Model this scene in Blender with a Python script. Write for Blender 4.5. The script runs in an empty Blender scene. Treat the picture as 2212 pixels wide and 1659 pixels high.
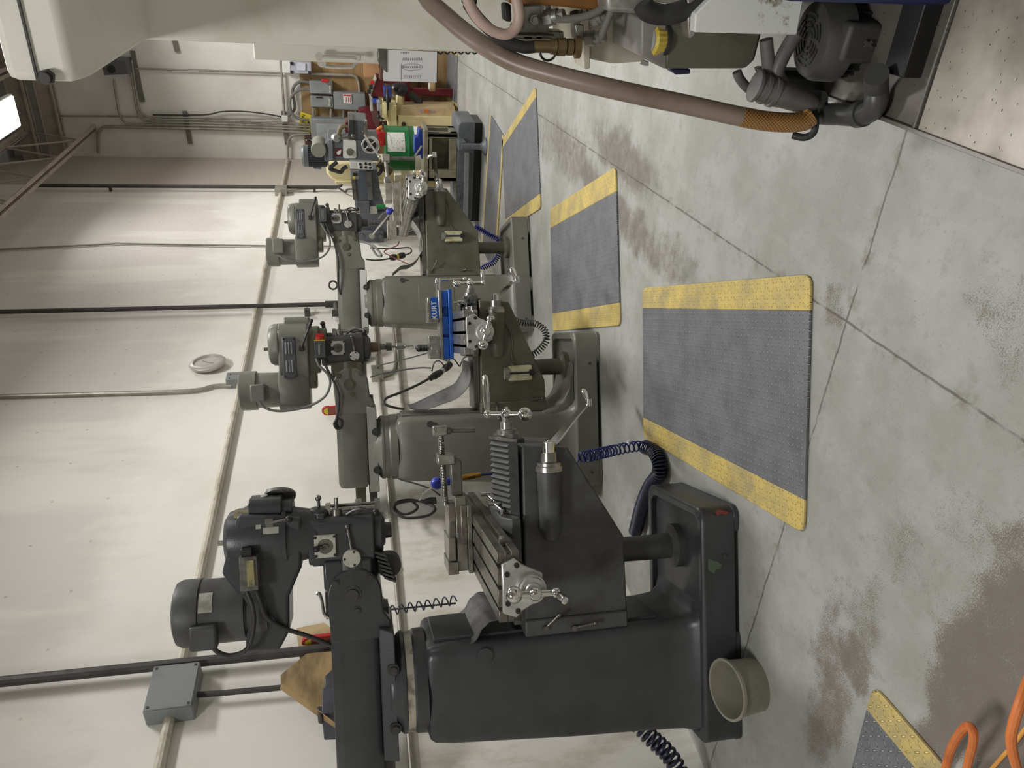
import bpy, bmesh, math, random
from mathutils import Vector as V, Matrix
random.seed(7)
C = bpy.context.scene.collection
PI = math.pi
# ------------------------------------------------------------------ camera
# measured from the photograph (upright frame 1659 wide, 2212 high, focal length 1661 px, eye height 1.5 m)
FPX, CU, CV, EYE = 1661.0, 829.5, 1106.0, 1.5
def nrm(a): return a / a.length
dY = nrm(V((1850 - CU, 735 - CV, FPX)))
hor = V((1.0, -.0445, 0))
up = nrm(hor.cross(dY))
if up.y > 0: up = -up
dX = nrm(dY.cross(-up))
if dX.x < 0: dX = -dX
def w_of(c): return V((dX.dot(c), dY.dot(c), up.dot(c)))
EYEP = V((0, 0, EYE))
def ray(x, y): return w_of(V((1659 - y - CU, x - CV, FPX)))
def atZ(x, y, z=0.0):
    d = ray(x, y); return EYEP + d * ((z - EYE) / d.z)
def atX(x, y, X):
    d = ray(x, y); return EYEP + d * (X / d.x)
def atY(x, y, Y):
    d = ray(x, y); return EYEP + d * (Y / d.y)
cam_d = bpy.data.cameras.new('camera'); cam = bpy.data.objects.new('camera', cam_d); C.objects.link(cam)
r_, u_, b_ = w_of(V((0, 1, 0))), w_of(V((1, 0, 0))), -w_of(V((0, 0, 1)))
m = Matrix.Identity(4)
for i in range(3): m[i][0], m[i][1], m[i][2], m[i][3] = r_[i], u_[i], b_[i], EYEP[i]
cam.matrix_world = m
cam_d.sensor_fit = 'HORIZONTAL'; cam_d.sensor_width = 36; cam_d.lens = FPX / 2212 * 36; cam_d.clip_start = .02
bpy.context.scene.camera = cam
# ------------------------------------------------------------------ materials
def lin(c):
    c /= 255.0
    return c / 12.92 if c <= .04045 else ((c + .055) / 1.055) ** 2.4
def srgb(r, g, b): return (lin(r), lin(g), lin(b), 1)
MATS = {}
class N:
    def __init__(s, name):
        s.m = bpy.data.materials.new(name); s.m.use_nodes = True; s.t = s.m.node_tree
        s.b = s.t.nodes['Principled BSDF']
    def n(s, typ, **k):
        o = s.t.nodes.new(typ)
        for a, v in k.items():
            if a.startswith('i_'): o.inputs[int(a[2:])].default_value = v
            else: setattr(o, a, v)
        return o
    def l(s, a, b): s.t.links.new(a, b)
    def math(s, op, a, b=None, c=None):
        o = s.n('ShaderNodeMath', operation=op)
        for i, v in enumerate((a, b, c)):
            if v is None: continue
            if isinstance(v, (int, float)): o.inputs[i].default_value = v
            else: s.l(v, o.inputs[i])
        return o.outputs[0]
    def mix(s, f, a, b):
        o = s.n('ShaderNodeMix', data_type='RGBA')
        if isinstance(f, (int, float)): o.inputs[0].default_value = f
        else: s.l(f, o.inputs[0])
        for i, v in ((6, a), (7, b)):
            if isinstance(v, tuple): o.inputs[i].default_value = v
            else: s.l(v, o.inputs[i])
        return o.outputs[2]
    def noise(s, scale, detail=4, rough=.6, coord='Object', stretch=None):
        tc = s.n('ShaderNodeTexCoord'); src = tc.outputs[coord]
        if stretch:
            mp = s.n('ShaderNodeMapping'); mp.inputs['Scale'].default_value = stretch; s.l(src, mp.inputs[0]); src = mp.outputs[0]
        o = s.n('ShaderNodeTexNoise'); o.inputs['Scale'].default_value = scale; o.inputs['Detail'].default_value = detail; o.inputs['Roughness'].default_value = rough
        s.l(src, o.inputs['Vector']); return o.outputs['Fac']
    def ramp(s, f, lo, hi):
        o = s.n('ShaderNodeMapRange', interpolation_type='SMOOTHSTEP'); s.l(f, o.inputs[0]); o.inputs[1].default_value = lo; o.inputs[2].default_value = hi
        return o.outputs[0]
    def bump(s, h, strength=.2, dist=.002):
        o = s.n('ShaderNodeBump'); o.inputs['Strength'].default_value = strength; o.inputs['Distance'].default_value = dist
        s.l(h, o.inputs['Height']); s.l(o.outputs[0], s.b.inputs['Normal'])
def mat(name, col, rough=.5, metal=0.0, col2=None, scale=6, lo=.45, hi=.7, bump=0, bscale=90, stretch=None, spec=.5, coat=0):
    if name in MATS: return MATS[name]
    k = N(name); k.b.inputs['Roughness'].default_value = rough; k.b.inputs['Metallic'].default_value = metal
    k.b.inputs['Specular IOR Level'].default_value = spec
    if coat: k.b.inputs['Coat Weight'].default_value = coat
    c1 = srgb(*col)
    c2 = srgb(*col2) if col2 else tuple([c * .82 for c in c1[:3]] + [1])
    f = k.ramp(k.noise(scale, stretch=stretch), lo, hi)
    k.l(k.mix(f, c1, c2), k.b.inputs['Base Color'])
    if bump: k.bump(k.noise(bscale, 3), bump)
    MATS[name] = k.m; return k.m
DK = mat('charcoal_machine_paint', (60, 62, 65), .36, 0, (47, 48, 50), 5, .4, .75, .25, 160)
DK2 = mat('charcoal_grimy_paint', (74, 75, 75), .5, 0, (54, 53, 50), 7, .35, .75, .3, 120)
GN = mat('green_grey_machine_paint', (113, 113, 105), .38, 0, (100, 100, 92), 4, .4, .75, .15, 160)
GN2 = mat('olive_grey_oily_paint', (94, 93, 80), .38, 0, (76, 74, 58), 5, .35, .75, .12, 160)
HD = mat('oily_black_casting', (62, 62, 61), .4, 0, (44, 44, 43), 9, .4, .7, .2, 120)
STEEL = mat('ground_steel', (166, 164, 160), .30, .85, (122, 119, 113), 14, .4, .7, .08, 60)
DSTEEL = mat('oily_dark_steel', (118, 116, 111), .34, .75, (84, 82, 77), 12, .4, .7, .1, 80)
CHROME = mat('polished_chrome', (215, 213, 210), .14, 1, (190, 188, 184), 20, .5, .8)
ALU = mat('bare_aluminium', (196, 196, 194), .36, .8, (168, 168, 166), 12, .45, .7)
PLATE = mat('engraved_light_plate', (186, 184, 174), .45, .3, (148, 146, 136), 22, .45, .7)
BLACK = mat('black_plastic', (30, 30, 31), .4)
RUB = mat('black_rubber', (40, 40, 41), .6, 0, (56, 56, 56), 12, .45, .7)
LEATH = mat('grey_leather_apron', (104, 103, 101), .65, 0, (74, 73, 72), 11, .35, .7, .4, 45)
CORD = mat('grey_cord_jacket', (112, 111, 108), .5)
DCORD = mat('black_cord_jacket', (52, 51, 50), .5)
BLUEH = mat('blue_hose_plastic', (30, 40, 98), .3, 0, (22, 30, 76), 9)
BLUEH2 = mat('bright_blue_hose_plastic', (52, 64, 176), .3)
NAVYH = mat('dark_navy_hose_plastic', (34, 40, 62), .35)
BLUEV = mat('blue_vise_paint', (22, 82, 170), .35, 0, (18, 66, 140), 9)
RED = mat('red_plastic', (176, 36, 34), .4)
YEL = mat('yellow_paint', (218, 196, 60), .5)
BRASS = mat('brass_fitting', (168, 130, 62), .3, .8)
GALV = mat('galvanised_conduit', (164, 160, 150), .42, .55, (140, 136, 126), 9)
PAINTC = mat('painted_conduit', (208, 202, 186), .5, .1, (176, 168, 148), 8, .45, .7)
IRON = mat('black_iron_pipe', (74, 70, 68), .55, .2, (56, 52, 50), 8, .4, .7)
GBOX = mat('grey_enamel_box', (134, 138, 139), .45, 0, (120, 123, 123), 4)
CARD = mat('brown_cardboard', (166, 140, 98), .8, 0, (112, 92, 66), 4, .4, .75, stretch=(1, 1, 3))
WHITEM = mat('white_machine_enamel', (226, 225, 214), .4, 0, (206, 203, 186), 3, .5, .8)
CREAM = mat('cream_machine_enamel', (222, 208, 158), .45, 0, (196, 180, 130), 4, .45, .8)
GUN = mat('blue_grey_drill_paint', (98, 102, 107), .45, 0, (80, 84, 88), 5, .4, .75, .15, 120)
MAROON = mat('maroon_machine_paint', (98, 20, 30), .4, 0, (76, 14, 22), 5)
WHITE = mat('plain_white', (226, 226, 222), .6, 0, (212, 211, 206), 5)
# ------------------------------------------------------------------ mesh helper
class B:
    def __init__(s): s.bm = bmesh.new()
    def face(s, vs):
        try: return s.bm.faces.new(vs)
        except ValueError: return None
    def hexa(s, P):
        v = [s.bm.verts.new(p) for p in P]
        for f in ((0, 1, 2, 3), (7, 6, 5, 4), (0, 4, 5, 1), (1, 5, 6, 2), (2, 6, 7, 3), (3, 7, 4, 0)): s.face([v[i] for i in f])
        return s
    def box(s, x0, x1, y0, y1, z0, z1):
        return s.hexa([(x0, y0, z0), (x1, y0, z0), (x1, y1, z0), (x0, y1, z0), (x0, y0, z1), (x1, y0, z1), (x1, y1, z1), (x0, y1, z1)])
    def obox(s, c, size, ax=None):
        """box centred at c, axes ax (three vectors)"""
        c = V(c); ax = ax or (V((1, 0, 0)), V((0, 1, 0)), V((0, 0, 1)))
        a, b, d = [V(ax[i]) * (size[i] / 2) for i in range(3)]
        return s.hexa([c - a - b - d, c + a - b - d, c + a + b - d, c - a + b - d, c - a - b + d, c + a - b + d, c + a + b + d, c - a + b + d])
    def loft(s, rings, cap=True, closed=True):
        R = [[s.bm.verts.new(p) for p in r] for r in rings]
        n = len(R[0])
        for a, b in zip(R, R[1:]):
            for i in range(n if closed else n - 1): s.face([a[i], a[(i + 1) % n], b[(i + 1) % n], b[i]])
        if cap: s.face(R[0]); s.face(R[-1])
        return s
    def lathe(s, p, axis, prof, n=24):
        p = V(p); a = nrm(V(axis)); t = a.orthogonal().normalized(); w = a.cross(t)
        rings = [[p + a * z + (t * math.cos(2 * PI * i / n) + w * math.sin(2 * PI * i / n)) * max(r, 1e-4) for i in range(n)] for z, r in prof]
        return s.loft(rings)
    def cyl(s, p, q, r, r2=None, n=20):
        p, q = V(p), V(q); return s.lathe(p, q - p, [(0, r), ((q - p).length, r if r2 is None else r2)], n)
    def sph(s, c, r, n=14):
        return s.lathe(c, (0, 0, 1), [(-r * math.cos(PI * i / 8), r * math.sin(PI * i / 8)) for i in range(9)], n)
    def prism(s, pts, ax, a, b):
        f = {'y': lambda p, t: (p[0], t, p[1]), 'z': lambda p, t: (p[0], p[1], t), 'x': lambda p, t: (t, p[0], p[1])}[ax]
        return s.loft([[f(p, a) for p in pts], [f(p, b) for p in pts]])
    def tube(s, pts, r, n=10, sm=6, cap=True):
        pts = [V(p) for p in pts]
        if sm > 1 and len(pts) > 2: pts = spline(pts, sm)
        rings = []; t0 = nrm(pts[1] - pts[0]); u = t0.orthogonal().normalized()
        for i, p in enumerate(pts):
            t = nrm(pts[min(i + 1, len(pts) - 1)] - pts[max(i - 1, 0)])
            u = (u - t * u.dot(t)).normalized(); w = t.cross(u)
            rr = r[i * len(r) // len(pts)] if isinstance(r, (list, tuple)) else r
            rings.append([p + (u * math.cos(2 * PI * k / n) + w * math.sin(2 * PI * k / n)) * rr for k in range(n)])
        return s.loft(rings, cap)
    def sheet(s, rows, th=.003):
        """grid of points (rows of equal length) thickened by th along the local normal"""
        R, K = len(rows), len(rows[0]); P = [[V(p) for p in r] for r in rows]
        def nn(i, j):
            a = P[min(i + 1, R - 1)][j] - P[max(i - 1, 0)][j]; b = P[i][min(j + 1, K - 1)] - P[i][max(j - 1, 0)]
            c = a.cross(b); return c.normalized() if c.length > 1e-9 else V((0, 0, 1))
        T = [[s.bm.verts.new(P[i][j] + nn(i, j) * th / 2) for j in range(K)] for i in range(R)]
        D = [[s.bm.verts.new(P[i][j] - nn(i, j) * th / 2) for j in range(K)] for i in range(R)]
        for i in range(R - 1):
            for j in range(K - 1):
                s.face([T[i][j], T[i][j + 1], T[i + 1][j + 1], T[i + 1][j]]); s.face([D[i][j], D[i + 1][j], D[i + 1][j + 1], D[i][j + 1]])
        for j in range(K - 1):
            s.face([T[0][j], D[0][j], D[0][j + 1], T[0][j + 1]]); s.face([T[-1][j], T[-1][j + 1], D[-1][j + 1], D[-1][j]])
        for i in range(R - 1):
            s.face([T[i][0], T[i + 1][0], D[i + 1][0], D[i][0]]); s.face([T[i][-1], D[i][-1], D[i + 1][-1], T[i + 1][-1]])
        return s
    def done(s, name, m, parent=None, bev=0, ang=35, label=None):
        bmesh.ops.recalc_face_normals(s.bm, faces=s.bm.faces)
        me = bpy.data.meshes.new(name); s.bm.to_mesh(me); s.bm.free()
        me.materials.append(m)
        for p in me.polygons: p.use_smooth = True
        me.set_sharp_from_angle(angle=math.radians(ang))
        o = bpy.data.objects.new(name, me); C.objects.link(o)
        if parent: o.parent = parent
        if bev:
            b = o.modifiers.new('bevel', 'BEVEL'); b.width = bev; b.segments = 2; b.limit_method = 'ANGLE'; b.angle_limit = math.radians(40)
            b.harden_normals = False
        if label: o['label'] = label
        return o
def spline(P, k):
    out = []
    for i in range(len(P) - 1):
        a, b, c, d = P[max(i - 1, 0)], P[i], P[i + 1], P[min(i + 2, len(P) - 1)]
        for j in range(k):
            t = j / k
            out.append(.5 * (2 * b + (c - a) * t + (2 * a - 5 * b + 4 * c - d) * t * t + (3 * b - a - 3 * c + d) * t ** 3))
    out.append(P[-1]); return out
def coil_pts(path, r, pitch, k=14, r_end=None):
    """points of a helix of radius r wound around the smoothed path"""
    P = spline([V(p) for p in path], 24) if len(path) > 2 else [V(path[0]).lerp(V(path[1]), i / 60) for i in range(61)]
    L = [0]
    for a, b in zip(P, P[1:]): L.append(L[-1] + (b - a).length)
    out = []; u = nrm(P[1] - P[0]).orthogonal().normalized(); j = 0; n = int(L[-1] / pitch * k)
    for i in range(n + 1):
        s_ = L[-1] * i / n
        while j < len(P) - 2 and L[j + 1] < s_: j += 1
        t = nrm(P[j + 1] - P[j]); p = P[j].lerp(P[j + 1], (s_ - L[j]) / max(L[j + 1] - L[j], 1e-9))
        u = (u - t * u.dot(t)).normalized(); w = t.cross(u); a = 2 * PI * i / k
        out.append(p + (u * math.cos(a) + w * math.sin(a)) * r)
    return out
def rrect(x0, x1, y0, y1, r, z=None, n=4):
    pts = []
    for cx, cy, a0 in ((x1 - r, y1 - r, 0), (x0 + r, y1 - r, 90), (x0 + r, y0 + r, 180), (x1 - r, y0 + r, 270)):
        for i in range(n + 1):
            a = math.radians(a0 + 90 * i / n); p = (cx + r * math.cos(a), cy + r * math.sin(a)); pts.append(p if z is None else (p[0], p[1], z))
    return pts
def tag(o, label, cat, group=None, kind=None):
    o['label'] = label; o['category'] = cat
    if group: o['group'] = group
    if kind: o['kind'] = kind
    return o
def thing(name, label, cat, loc=(0, 0, 0), rz=0, group=None):
    o = bpy.data.objects.new(name, None); C.objects.link(o); o.location = loc; o.rotation_euler = (0, 0, rz); o.empty_display_size = .05
    return tag(o, label, cat, group)
def struct(o): o['kind'] = 'structure'; return o
def text(name, s, size, m, loc, ax, ay, parent=None, th=.0008, align='CENTER'):
    """lettering as a thin mesh: ax = reading direction, ay = up direction of the letters"""
    cu = bpy.data.curves.new(name, 'FONT'); cu.body = s; cu.size = size; cu.extrude = th; cu.align_x = align; cu.align_y = 'CENTER'
    tmp = bpy.data.objects.new(name + '_tmp', cu); C.objects.link(tmp)
    me = bpy.data.meshes.new_from_object(tmp.evaluated_get(bpy.context.evaluated_depsgraph_get()))
    bpy.data.objects.remove(tmp); bpy.data.curves.remove(cu)
    ax, ay = nrm(V(ax)), nrm(V(ay)); az = ax.cross(ay); M = Matrix.Identity(4)
    for i in range(3): M[i][0], M[i][1], M[i][2], M[i][3] = ax[i], ay[i], az[i], loc[i]
    me.transform(M); me.materials.clear(); me.materials.append(m)
    o = bpy.data.objects.new(name, me); C.objects.link(o)
    if parent: o.parent = parent
    return o
# ------------------------------------------------------------------ setting
XW, YB, ZC = -3.336, 12.44, 6.3
STAINS = [(p.x, p.y, rx, ry, s) for p, rx, ry, s in ((atZ(2120, 1470), .20, .20, 1), (atZ(2230, 1400), .2, .22, 1), (atZ(2200, 1580), .25, .2, 1), (atZ(2060, 1540), .15, .14, 1), (atZ(2000, 1600), .2, .1, .95), (atZ(2212, 1240), .14, .14, .7), (atZ(1850, 1450), .13, .12, .85), (atZ(1880, 1380), .13, .08, .6), (atZ(1790, 1440), .2, .13, .7), (atZ(1780, 1560), .26, .14, .75), (atZ(1870, 1310), .16, .10, .5), (atZ(1800, 1330), .18, .10, .5), (atZ(1960, 1200), .16, .12, .4), (atZ(2100, 1150), .14, .12, .4), (atZ(1345, 340), .16, .7, .8), (atZ(1300, 420), .14, .9, .8), (atZ(1390, 520), .14, .6, .7), (atZ(1230, 330), .2, .9, .65), (atZ(1450, 560), .14, .4, .55), (atZ(2190, 700), .14, .2, .4), (atZ(1180, 300), .22, .8, .5), (atZ(1800, 660), .06, .08, .6))]
def floor_mat():
    k = N('worn_concrete'); k.b.inputs['Roughness'].default_value = .42; k.b.inputs['Specular IOR Level'].default_value = .35
    tc = k.n('ShaderNodeTexCoord'); P = tc.outputs['Object']
    wn = k.n('ShaderNodeTexNoise'); wn.inputs['Scale'].default_value = 5; wn.inputs['Detail'].default_value = 5; k.l(P, wn.inputs['Vector'])
    off = k.n('ShaderNodeVectorMath', operation='SUBTRACT'); k.l(wn.outputs['Color'], off.inputs[0]); off.inputs[1].default_value = (.5, .5, .5)
    sc = k.n('ShaderNodeVectorMath', operation='SCALE'); k.l(off.outputs[0], sc.inputs[0]); sc.inputs['Scale'].default_value = .28
    ad = k.n('ShaderNodeVectorMath', operation='ADD'); k.l(P, ad.inputs[0]); k.l(sc.outputs[0], ad.inputs[1])
    Q = ad.outputs[0]; tot = None
    for (x, y, rx, ry, s) in STAINS:
        a = k.n('ShaderNodeVectorMath', operation='SUBTRACT'); k.l(Q, a.inputs[0]); a.inputs[1].default_value = (x, y, 0)
        b = k.n('ShaderNodeVectorMath', operation='DIVIDE'); k.l(a.outputs[0], b.inputs[0]); b.inputs[1].default_value = (rx, ry, 1)
        c = k.n('ShaderNodeVectorMath', operation='LENGTH'); k.l(b.outputs[0], c.inputs[0])
        f = k.math('MULTIPLY', k.ramp(c.outputs['Value'], 1.35, .35), s)
        tot = f if tot is None else k.math('MAXIMUM', tot, f)
    sp = k.noise(230, 3, .75); low = k.noise(2.2, 6, .65); mid = k.noise(14, 6, .7)
    wear = k.ramp(k.math('ADD', k.math('MULTIPLY', tot, .80), k.math('SUBTRACT', k.math('ADD', k.math('MULTIPLY', sp, 1.9), k.math('MULTIPLY', mid, .9)), 1.4)), .22, .66)
    base = k.mix(k.ramp(low, .38, .66), srgb(146, 147, 141), srgb(165, 165, 161))
    base = k.mix(k.math('MULTIPLY', k.ramp(mid, .52, .66), .45), base, srgb(138, 136, 129))
    base = k.mix(k.math('MULTIPLY', k.ramp(k.noise(55, 5, .75), .60, .70), .5), base, srgb(112, 110, 104))
    pit = k.math('MULTIPLY', k.ramp(k.noise(150, 4, .8), .56, .64), k.ramp(k.noise(3.1, 5, .7), .40, .62))
    base = k.mix(k.math('MULTIPLY', pit, .6), base, srgb(108, 102, 94))
    stre = k.noise(1, 5, .6, stretch=(9, .7, 1))
    base = k.mix(k.math('MULTIPLY', k.ramp(stre, .54, .70), .12), base, srgb(192, 192, 188))
    base = k.mix(k.math('MULTIPLY', wear, .85), base, srgb(104, 95, 88))
    # saw-cut joints and a crack
    sx = k.n('ShaderNodeSeparateXYZ'); k.l(P, sx.inputs[0]); X, Y = sx.outputs[0], sx.outputs[1]
    jn = k.math('MULTIPLY', k.math('SUBTRACT', k.noise(7, 4), .5), .03)
    j1 = k.math('ABSOLUTE', k.math('ADD', k.math('ADD', X, k.math('MULTIPLY', Y, .069)), k.math('ADD', .87, k.math('MULTIPLY', jn, .5))))
    j2 = k.math('ABSOLUTE', k.math('SUBTRACT', k.math('ADD', Y, k.math('MULTIPLY', jn, 1.0)), k.math('ADD', 1.93, k.math('MULTIPLY', X, .01))))
    jj = k.math('MINIMUM', j1, j2)
    line = k.math('MULTIPLY', k.ramp(jj, .006, .002), k.ramp(k.noise(9, 3), .3, .5))
    halo = k.math('MULTIPLY', k.ramp(jj, .06, .0), k.ramp(k.noise(11, 5, .75), .5, .62))
    base = k.mix(k.math('MULTIPLY', halo, .55), base, srgb(116, 106, 96))
    base = k.mix(k.math('MULTIPLY', line, .75), base, srgb(80, 76, 70))
    k.l(base, k.b.inputs['Base Color'])
    k.l(k.math('ADD', .36, k.math('MULTIPLY', mid, .3)), k.b.inputs['Roughness'])
    k.bump(k.math('SUBTRACT', k.noise(60, 5), line), .12)
    return k.m
def wall_mat():
    k = N('painted_drywall'); k.b.inputs['Roughness'].default_value = .75; k.b.inputs['Specular IOR Level'].default_value = .2
    tc = k.n('ShaderNodeTexCoord'); sx = k.n('ShaderNodeSeparateXYZ'); k.l(tc.outputs['Object'], sx.inputs[0]); X, Y, Z = sx.outputs
    paint = k.mix(k.ramp(k.noise(1.6, 5), .4, .7), srgb(236, 233, 226), srgb(228, 224, 214))
    paint = k.mix(k.math('MULTIPLY', k.ramp(k.noise(60, 5, .7), .66, .74), .55), paint, srgb(150, 140, 120))
    grime = k.math('MULTIPLY', k.ramp(Z, 1.65, 1.1), k.ramp(k.noise(5, 6, .7, stretch=(1, 1, .35)), .42, .62))
    paint = k.mix(k.math('MULTIPLY', grime, .5), paint, srgb(176, 164, 138))
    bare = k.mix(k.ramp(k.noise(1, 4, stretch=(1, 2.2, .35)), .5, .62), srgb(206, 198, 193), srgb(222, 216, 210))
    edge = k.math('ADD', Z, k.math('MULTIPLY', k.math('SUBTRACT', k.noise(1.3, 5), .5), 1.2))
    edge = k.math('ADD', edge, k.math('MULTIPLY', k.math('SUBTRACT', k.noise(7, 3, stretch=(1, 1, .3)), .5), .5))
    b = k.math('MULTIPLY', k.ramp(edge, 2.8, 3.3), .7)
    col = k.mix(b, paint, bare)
    # nail spots in rows on the bare board
    yy = k.math('ABSOLUTE', k.math('SUBTRACT', k.math('FRACT', k.math('DIVIDE', Y, .406)), .5)); zz = k.math('ABSOLUTE', k.math('SUBTRACT', k.math('FRACT', k.math('DIVIDE', Z, .33)), .5))
    d = k.math('SQRT', k.math('ADD', k.math('POWER', k.math('MULTIPLY', yy, .406), 2), k.math('POWER', k.math('MULTIPLY', zz, .33), 2)))
    col = k.mix(k.math('MULTIPLY', k.math('MULTIPLY', k.ramp(d, .011, .006), b), .7), col, srgb(140, 128, 120))
    col = k.mix(k.math('MULTIPLY', k.ramp(Y, 11.0, 11.04), .8), col, srgb(178, 168, 156))
    k.l(col, k.b.inputs['Base Color']); k.bump(k.noise(45, 4), .1)
    return k.m
struct(B().box(-6, 5, -4, YB + .3, -.1, 0).done('floor', floor_mat()))
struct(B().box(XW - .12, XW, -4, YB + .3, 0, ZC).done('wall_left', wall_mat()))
WB = mat('plain_wall_paint', (224, 220, 214), .8, 0, (212, 206, 199), 1.5, .4, .7)
struct(B().box(XW, 5, YB, YB + .12, 0, ZC).done('wall_back', WB))
struct(B().box(5, 5.12, -4, YB, 0, ZC).done('wall_right', WB))
struct(B().box(XW, 5, -4.12, -4, 0, ZC).done('wall_front', WB))
DECK = mat('grey_roof_deck', (182, 182, 182), .7, 0, (166, 166, 166), 2)
b = B(); b.box(XW - .1, 5, -4, YB, ZC, ZC + .1)
for i in range(40): b.box(XW, 5, -3.6 + i * .4, -3.5 + i * .4, ZC - .04, ZC)
struct(b.done('ceiling', DECK))
# roof steel: a joist running along the left wall, a ledger beam on the back wall
JST = mat('pale_primer_steel', (168, 156, 146), .6, 0, (146, 134, 126), 5)
def joist(x, z, y0, y1, name):
    b = B()
    for s in (-1, 1):
        b.box(x + s * .035 - .028, x + s * .035 + .028, y0, y1, z, z + .012); b.box(x + s * .010 - .004, x + s * .010 + .004, y0, y1, z, z + .07)
        b.box(x + s * .035 - .028, x + s * .035 + .028, y0, y1, z + .86, z + .872); b.box(x + s * .010 - .004, x + s * .010 + .004, y0, y1, z + .80, z + .86)
    y = y0; i = 0
    while y < y1 - .3:
        a, c = (z + .04, z + .84) if i % 2 else (z + .84, z + .04)
        b.cyl((x, y, a), (x, y + .45, c), .013, n=8); y += .45; i += 1
    return struct(b.done(name, JST))
pj = atY(206, 282, YB)
joist(pj.x + .03, pj.z - .02, 5.0, YB - .02, 'ceiling_joist')
joist(pj.x + .9, pj.z + .7, 7.0, YB - .02, 'ceiling_joist')
b = B()
for (z, y) in ((5.55, YB - .1), (5.86, YB - .24)):
    b.box(XW, 4, y - .08, y + .08, z, z + .02); b.box(XW, 4, y - .01, y + .01, z, z + .2); b.box(XW, 4, y - .08, y + .08, z + .2, z + .22)
struct(b.done('ceiling_beam', JST))
# fluorescent / LED fixtures of the hall (only one is in the frame)
EMIT = N('lit_diffuser'); EMIT.b.inputs['Emission Color'].default_value = (1, .98, .94, 1); EMIT.b.inputs['Emission Strength'].default_value = 9; EMIT = EMIT.m
def fixture(x, y, z, lx, ly, power, label, spread=150, col=(1, .975, .93)):
    t = thing('ceiling_light', label, 'light', (x, y, z), 0)
    B().box(-lx / 2, lx / 2, -ly / 2, ly / 2, .0, .05).done('housing', WHITE, t, .006)
    B().box(-lx / 2 + .02, lx / 2 - .02, -ly / 2 + .02, ly / 2 - .02, -.012, .001).done('diffuser', EMIT, t)
    B().cyl((-lx * .35, 0, .05), (-lx * .35, 0, ZC - z), .006, n=6).cyl((lx * .35, 0, .05), (lx * .35, 0, ZC - z), .006, n=6).done('hanger', JST, t)
    ld = bpy.data.lights.new('lamp', 'AREA'); ld.shape = 'RECTANGLE'; ld.size = lx; ld.size_y = ly; ld.energy = power; ld.color = col; ld.spread = math.radians(spread)
    o = bpy.data.objects.new('lamp', ld); C.objects.link(o); o.location = (0, 0, -.03); o.parent = t
LC = (1, .99, .965)
fixture(-2.045, 8.985, 5.0, .34, .86, 50, 'bright rectangular light hanging from the ceiling at the left edge of the picture', col=LC)
fixture(-.7, 4.6, 5.0, .6, 1.2, 200, 'ceiling light over the aisle by the middle mill, above the frame', col=LC)
fixture(-.2, 10.0, 5.0, .6, 1.2, 270, 'ceiling light at the far end above the tall white machine', col=LC)
fixture(2.6, 4.6, 5.0, .6, 1.2, 110, 'ceiling light out of frame beyond the tall white machine', col=LC)
fixture(-.9, -.9, 5.0, .6, 1.2, 190, 'ceiling light behind the camera', col=LC)
# ------------------------------------------------------------------ pipes and conduit on the walls
def run(name, label, pts, r, m, cat='pipe', group=None, straps=None, sm=1, n=10):
    o = B().tube(pts, r, n, sm).done(name, m)
    tag(o, label, cat, group)
    if straps:
        for p, ax in straps:
            p = V(p); B().obox(p, (.03 if ax != 'z' else .02, .03, .03 if ax == 'z' else .03)).done('strap', GALV, o)
    return o
xc = XW + .03
run('wall_conduit', 'long cream painted conduit running along the whole white wall above the mills', [(xc, -1, 2.455), (xc, 12.3, 2.455)], .024, PAINTC, 'conduit',
    straps=[((XW + .02, y, 2.455), 'y') for y in (1.2, 4.1, 7.5, 10)])
xl = XW + .016
run('wall_conduit', 'thin conduit running low along the dirty white wall behind the mill columns', [(xl, -1, 1.352), (xl, 7.4, 1.352)], .014, GALV, 'conduit',
    straps=[((XW + .012, y, 1.352), 'y') for y in (1.9, 3.4, 5.8)])
pa = atX(0, 1465, XW + .06); pb = atX(720, 1400, XW + .06)
o = run('iron_pipe', 'thick black iron pipe dropping down the white wall beside the grey junction box', [(pa.x, pa.y, ZC), (pb.x, pb.y, 1.66)], .026, IRON)
B().box(XW + .002, pb.x - .01, pb.y - .02, pb.y + .02, 1.70, 1.73).done('pipe_strap', IRON, o)
B().cyl((pb.x, pb.y, 1.64), (pb.x, pb.y, 1.72), .034).done('pipe_coupling', IRON, o)
pa = atX(300, 670, XW + .06); pb = atX(725, 657, XW + .06); z0 = pb.z
o = run('iron_pipe', 'black iron pipe dropping down the wall to an elbow just behind the farthest mill ram', [(pa.x, pb.y, ZC), (pa.x, pb.y, z0 + .03), (pa.x, pb.y - .0, z0), (pa.x, pb.y - .16, z0 - .01), (pa.x, pb.y - .2, z0 - .03), (pa.x, pb.y - .2, z0 - .2)], .022, IRON, sm=1)
B().cyl((pa.x, pb.y, z0 + .1), (pa.x, pb.y, z0 - .03), .034).cyl((pa.x, pb.y, z0), (pa.x, pb.y - .2, z0 - .02), .03).cyl((pa.x, pb.y - .2, z0 + .03), (pa.x, pb.y - .2, z0 - .1), .034).done('pipe_elbow', IRON, o)
B().box(XW, pa.x + .01, pb.y - .14, pb.y - .09, z0 + .24, z0 + .29).box(pa.x - .005, pa.x + .005, pb.y - .14, pb.y + .03, z0 + .26, z0 + .27).done('pipe_hanger', IRON, o)
pa = atX(300, 402, XW + .07)
o = run('iron_pipe', 'slim black pipe running the full height of the dark wall corner at the far end', [(pa.x, pa.y, 5.52), (pa.x, pa.y, 1.72), (pa.x + .02, pa.y, 1.66), (pa.x + .12, pa.y - .02, 1.62)], .024, IRON, sm=1)
for z_ in (2.0, 4.6): B().box(XW + .002, pa.x - .01, pa.y - .02, pa.y + .02, z_, z_ + .03).done('pipe_strap', IRON, o)
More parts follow.
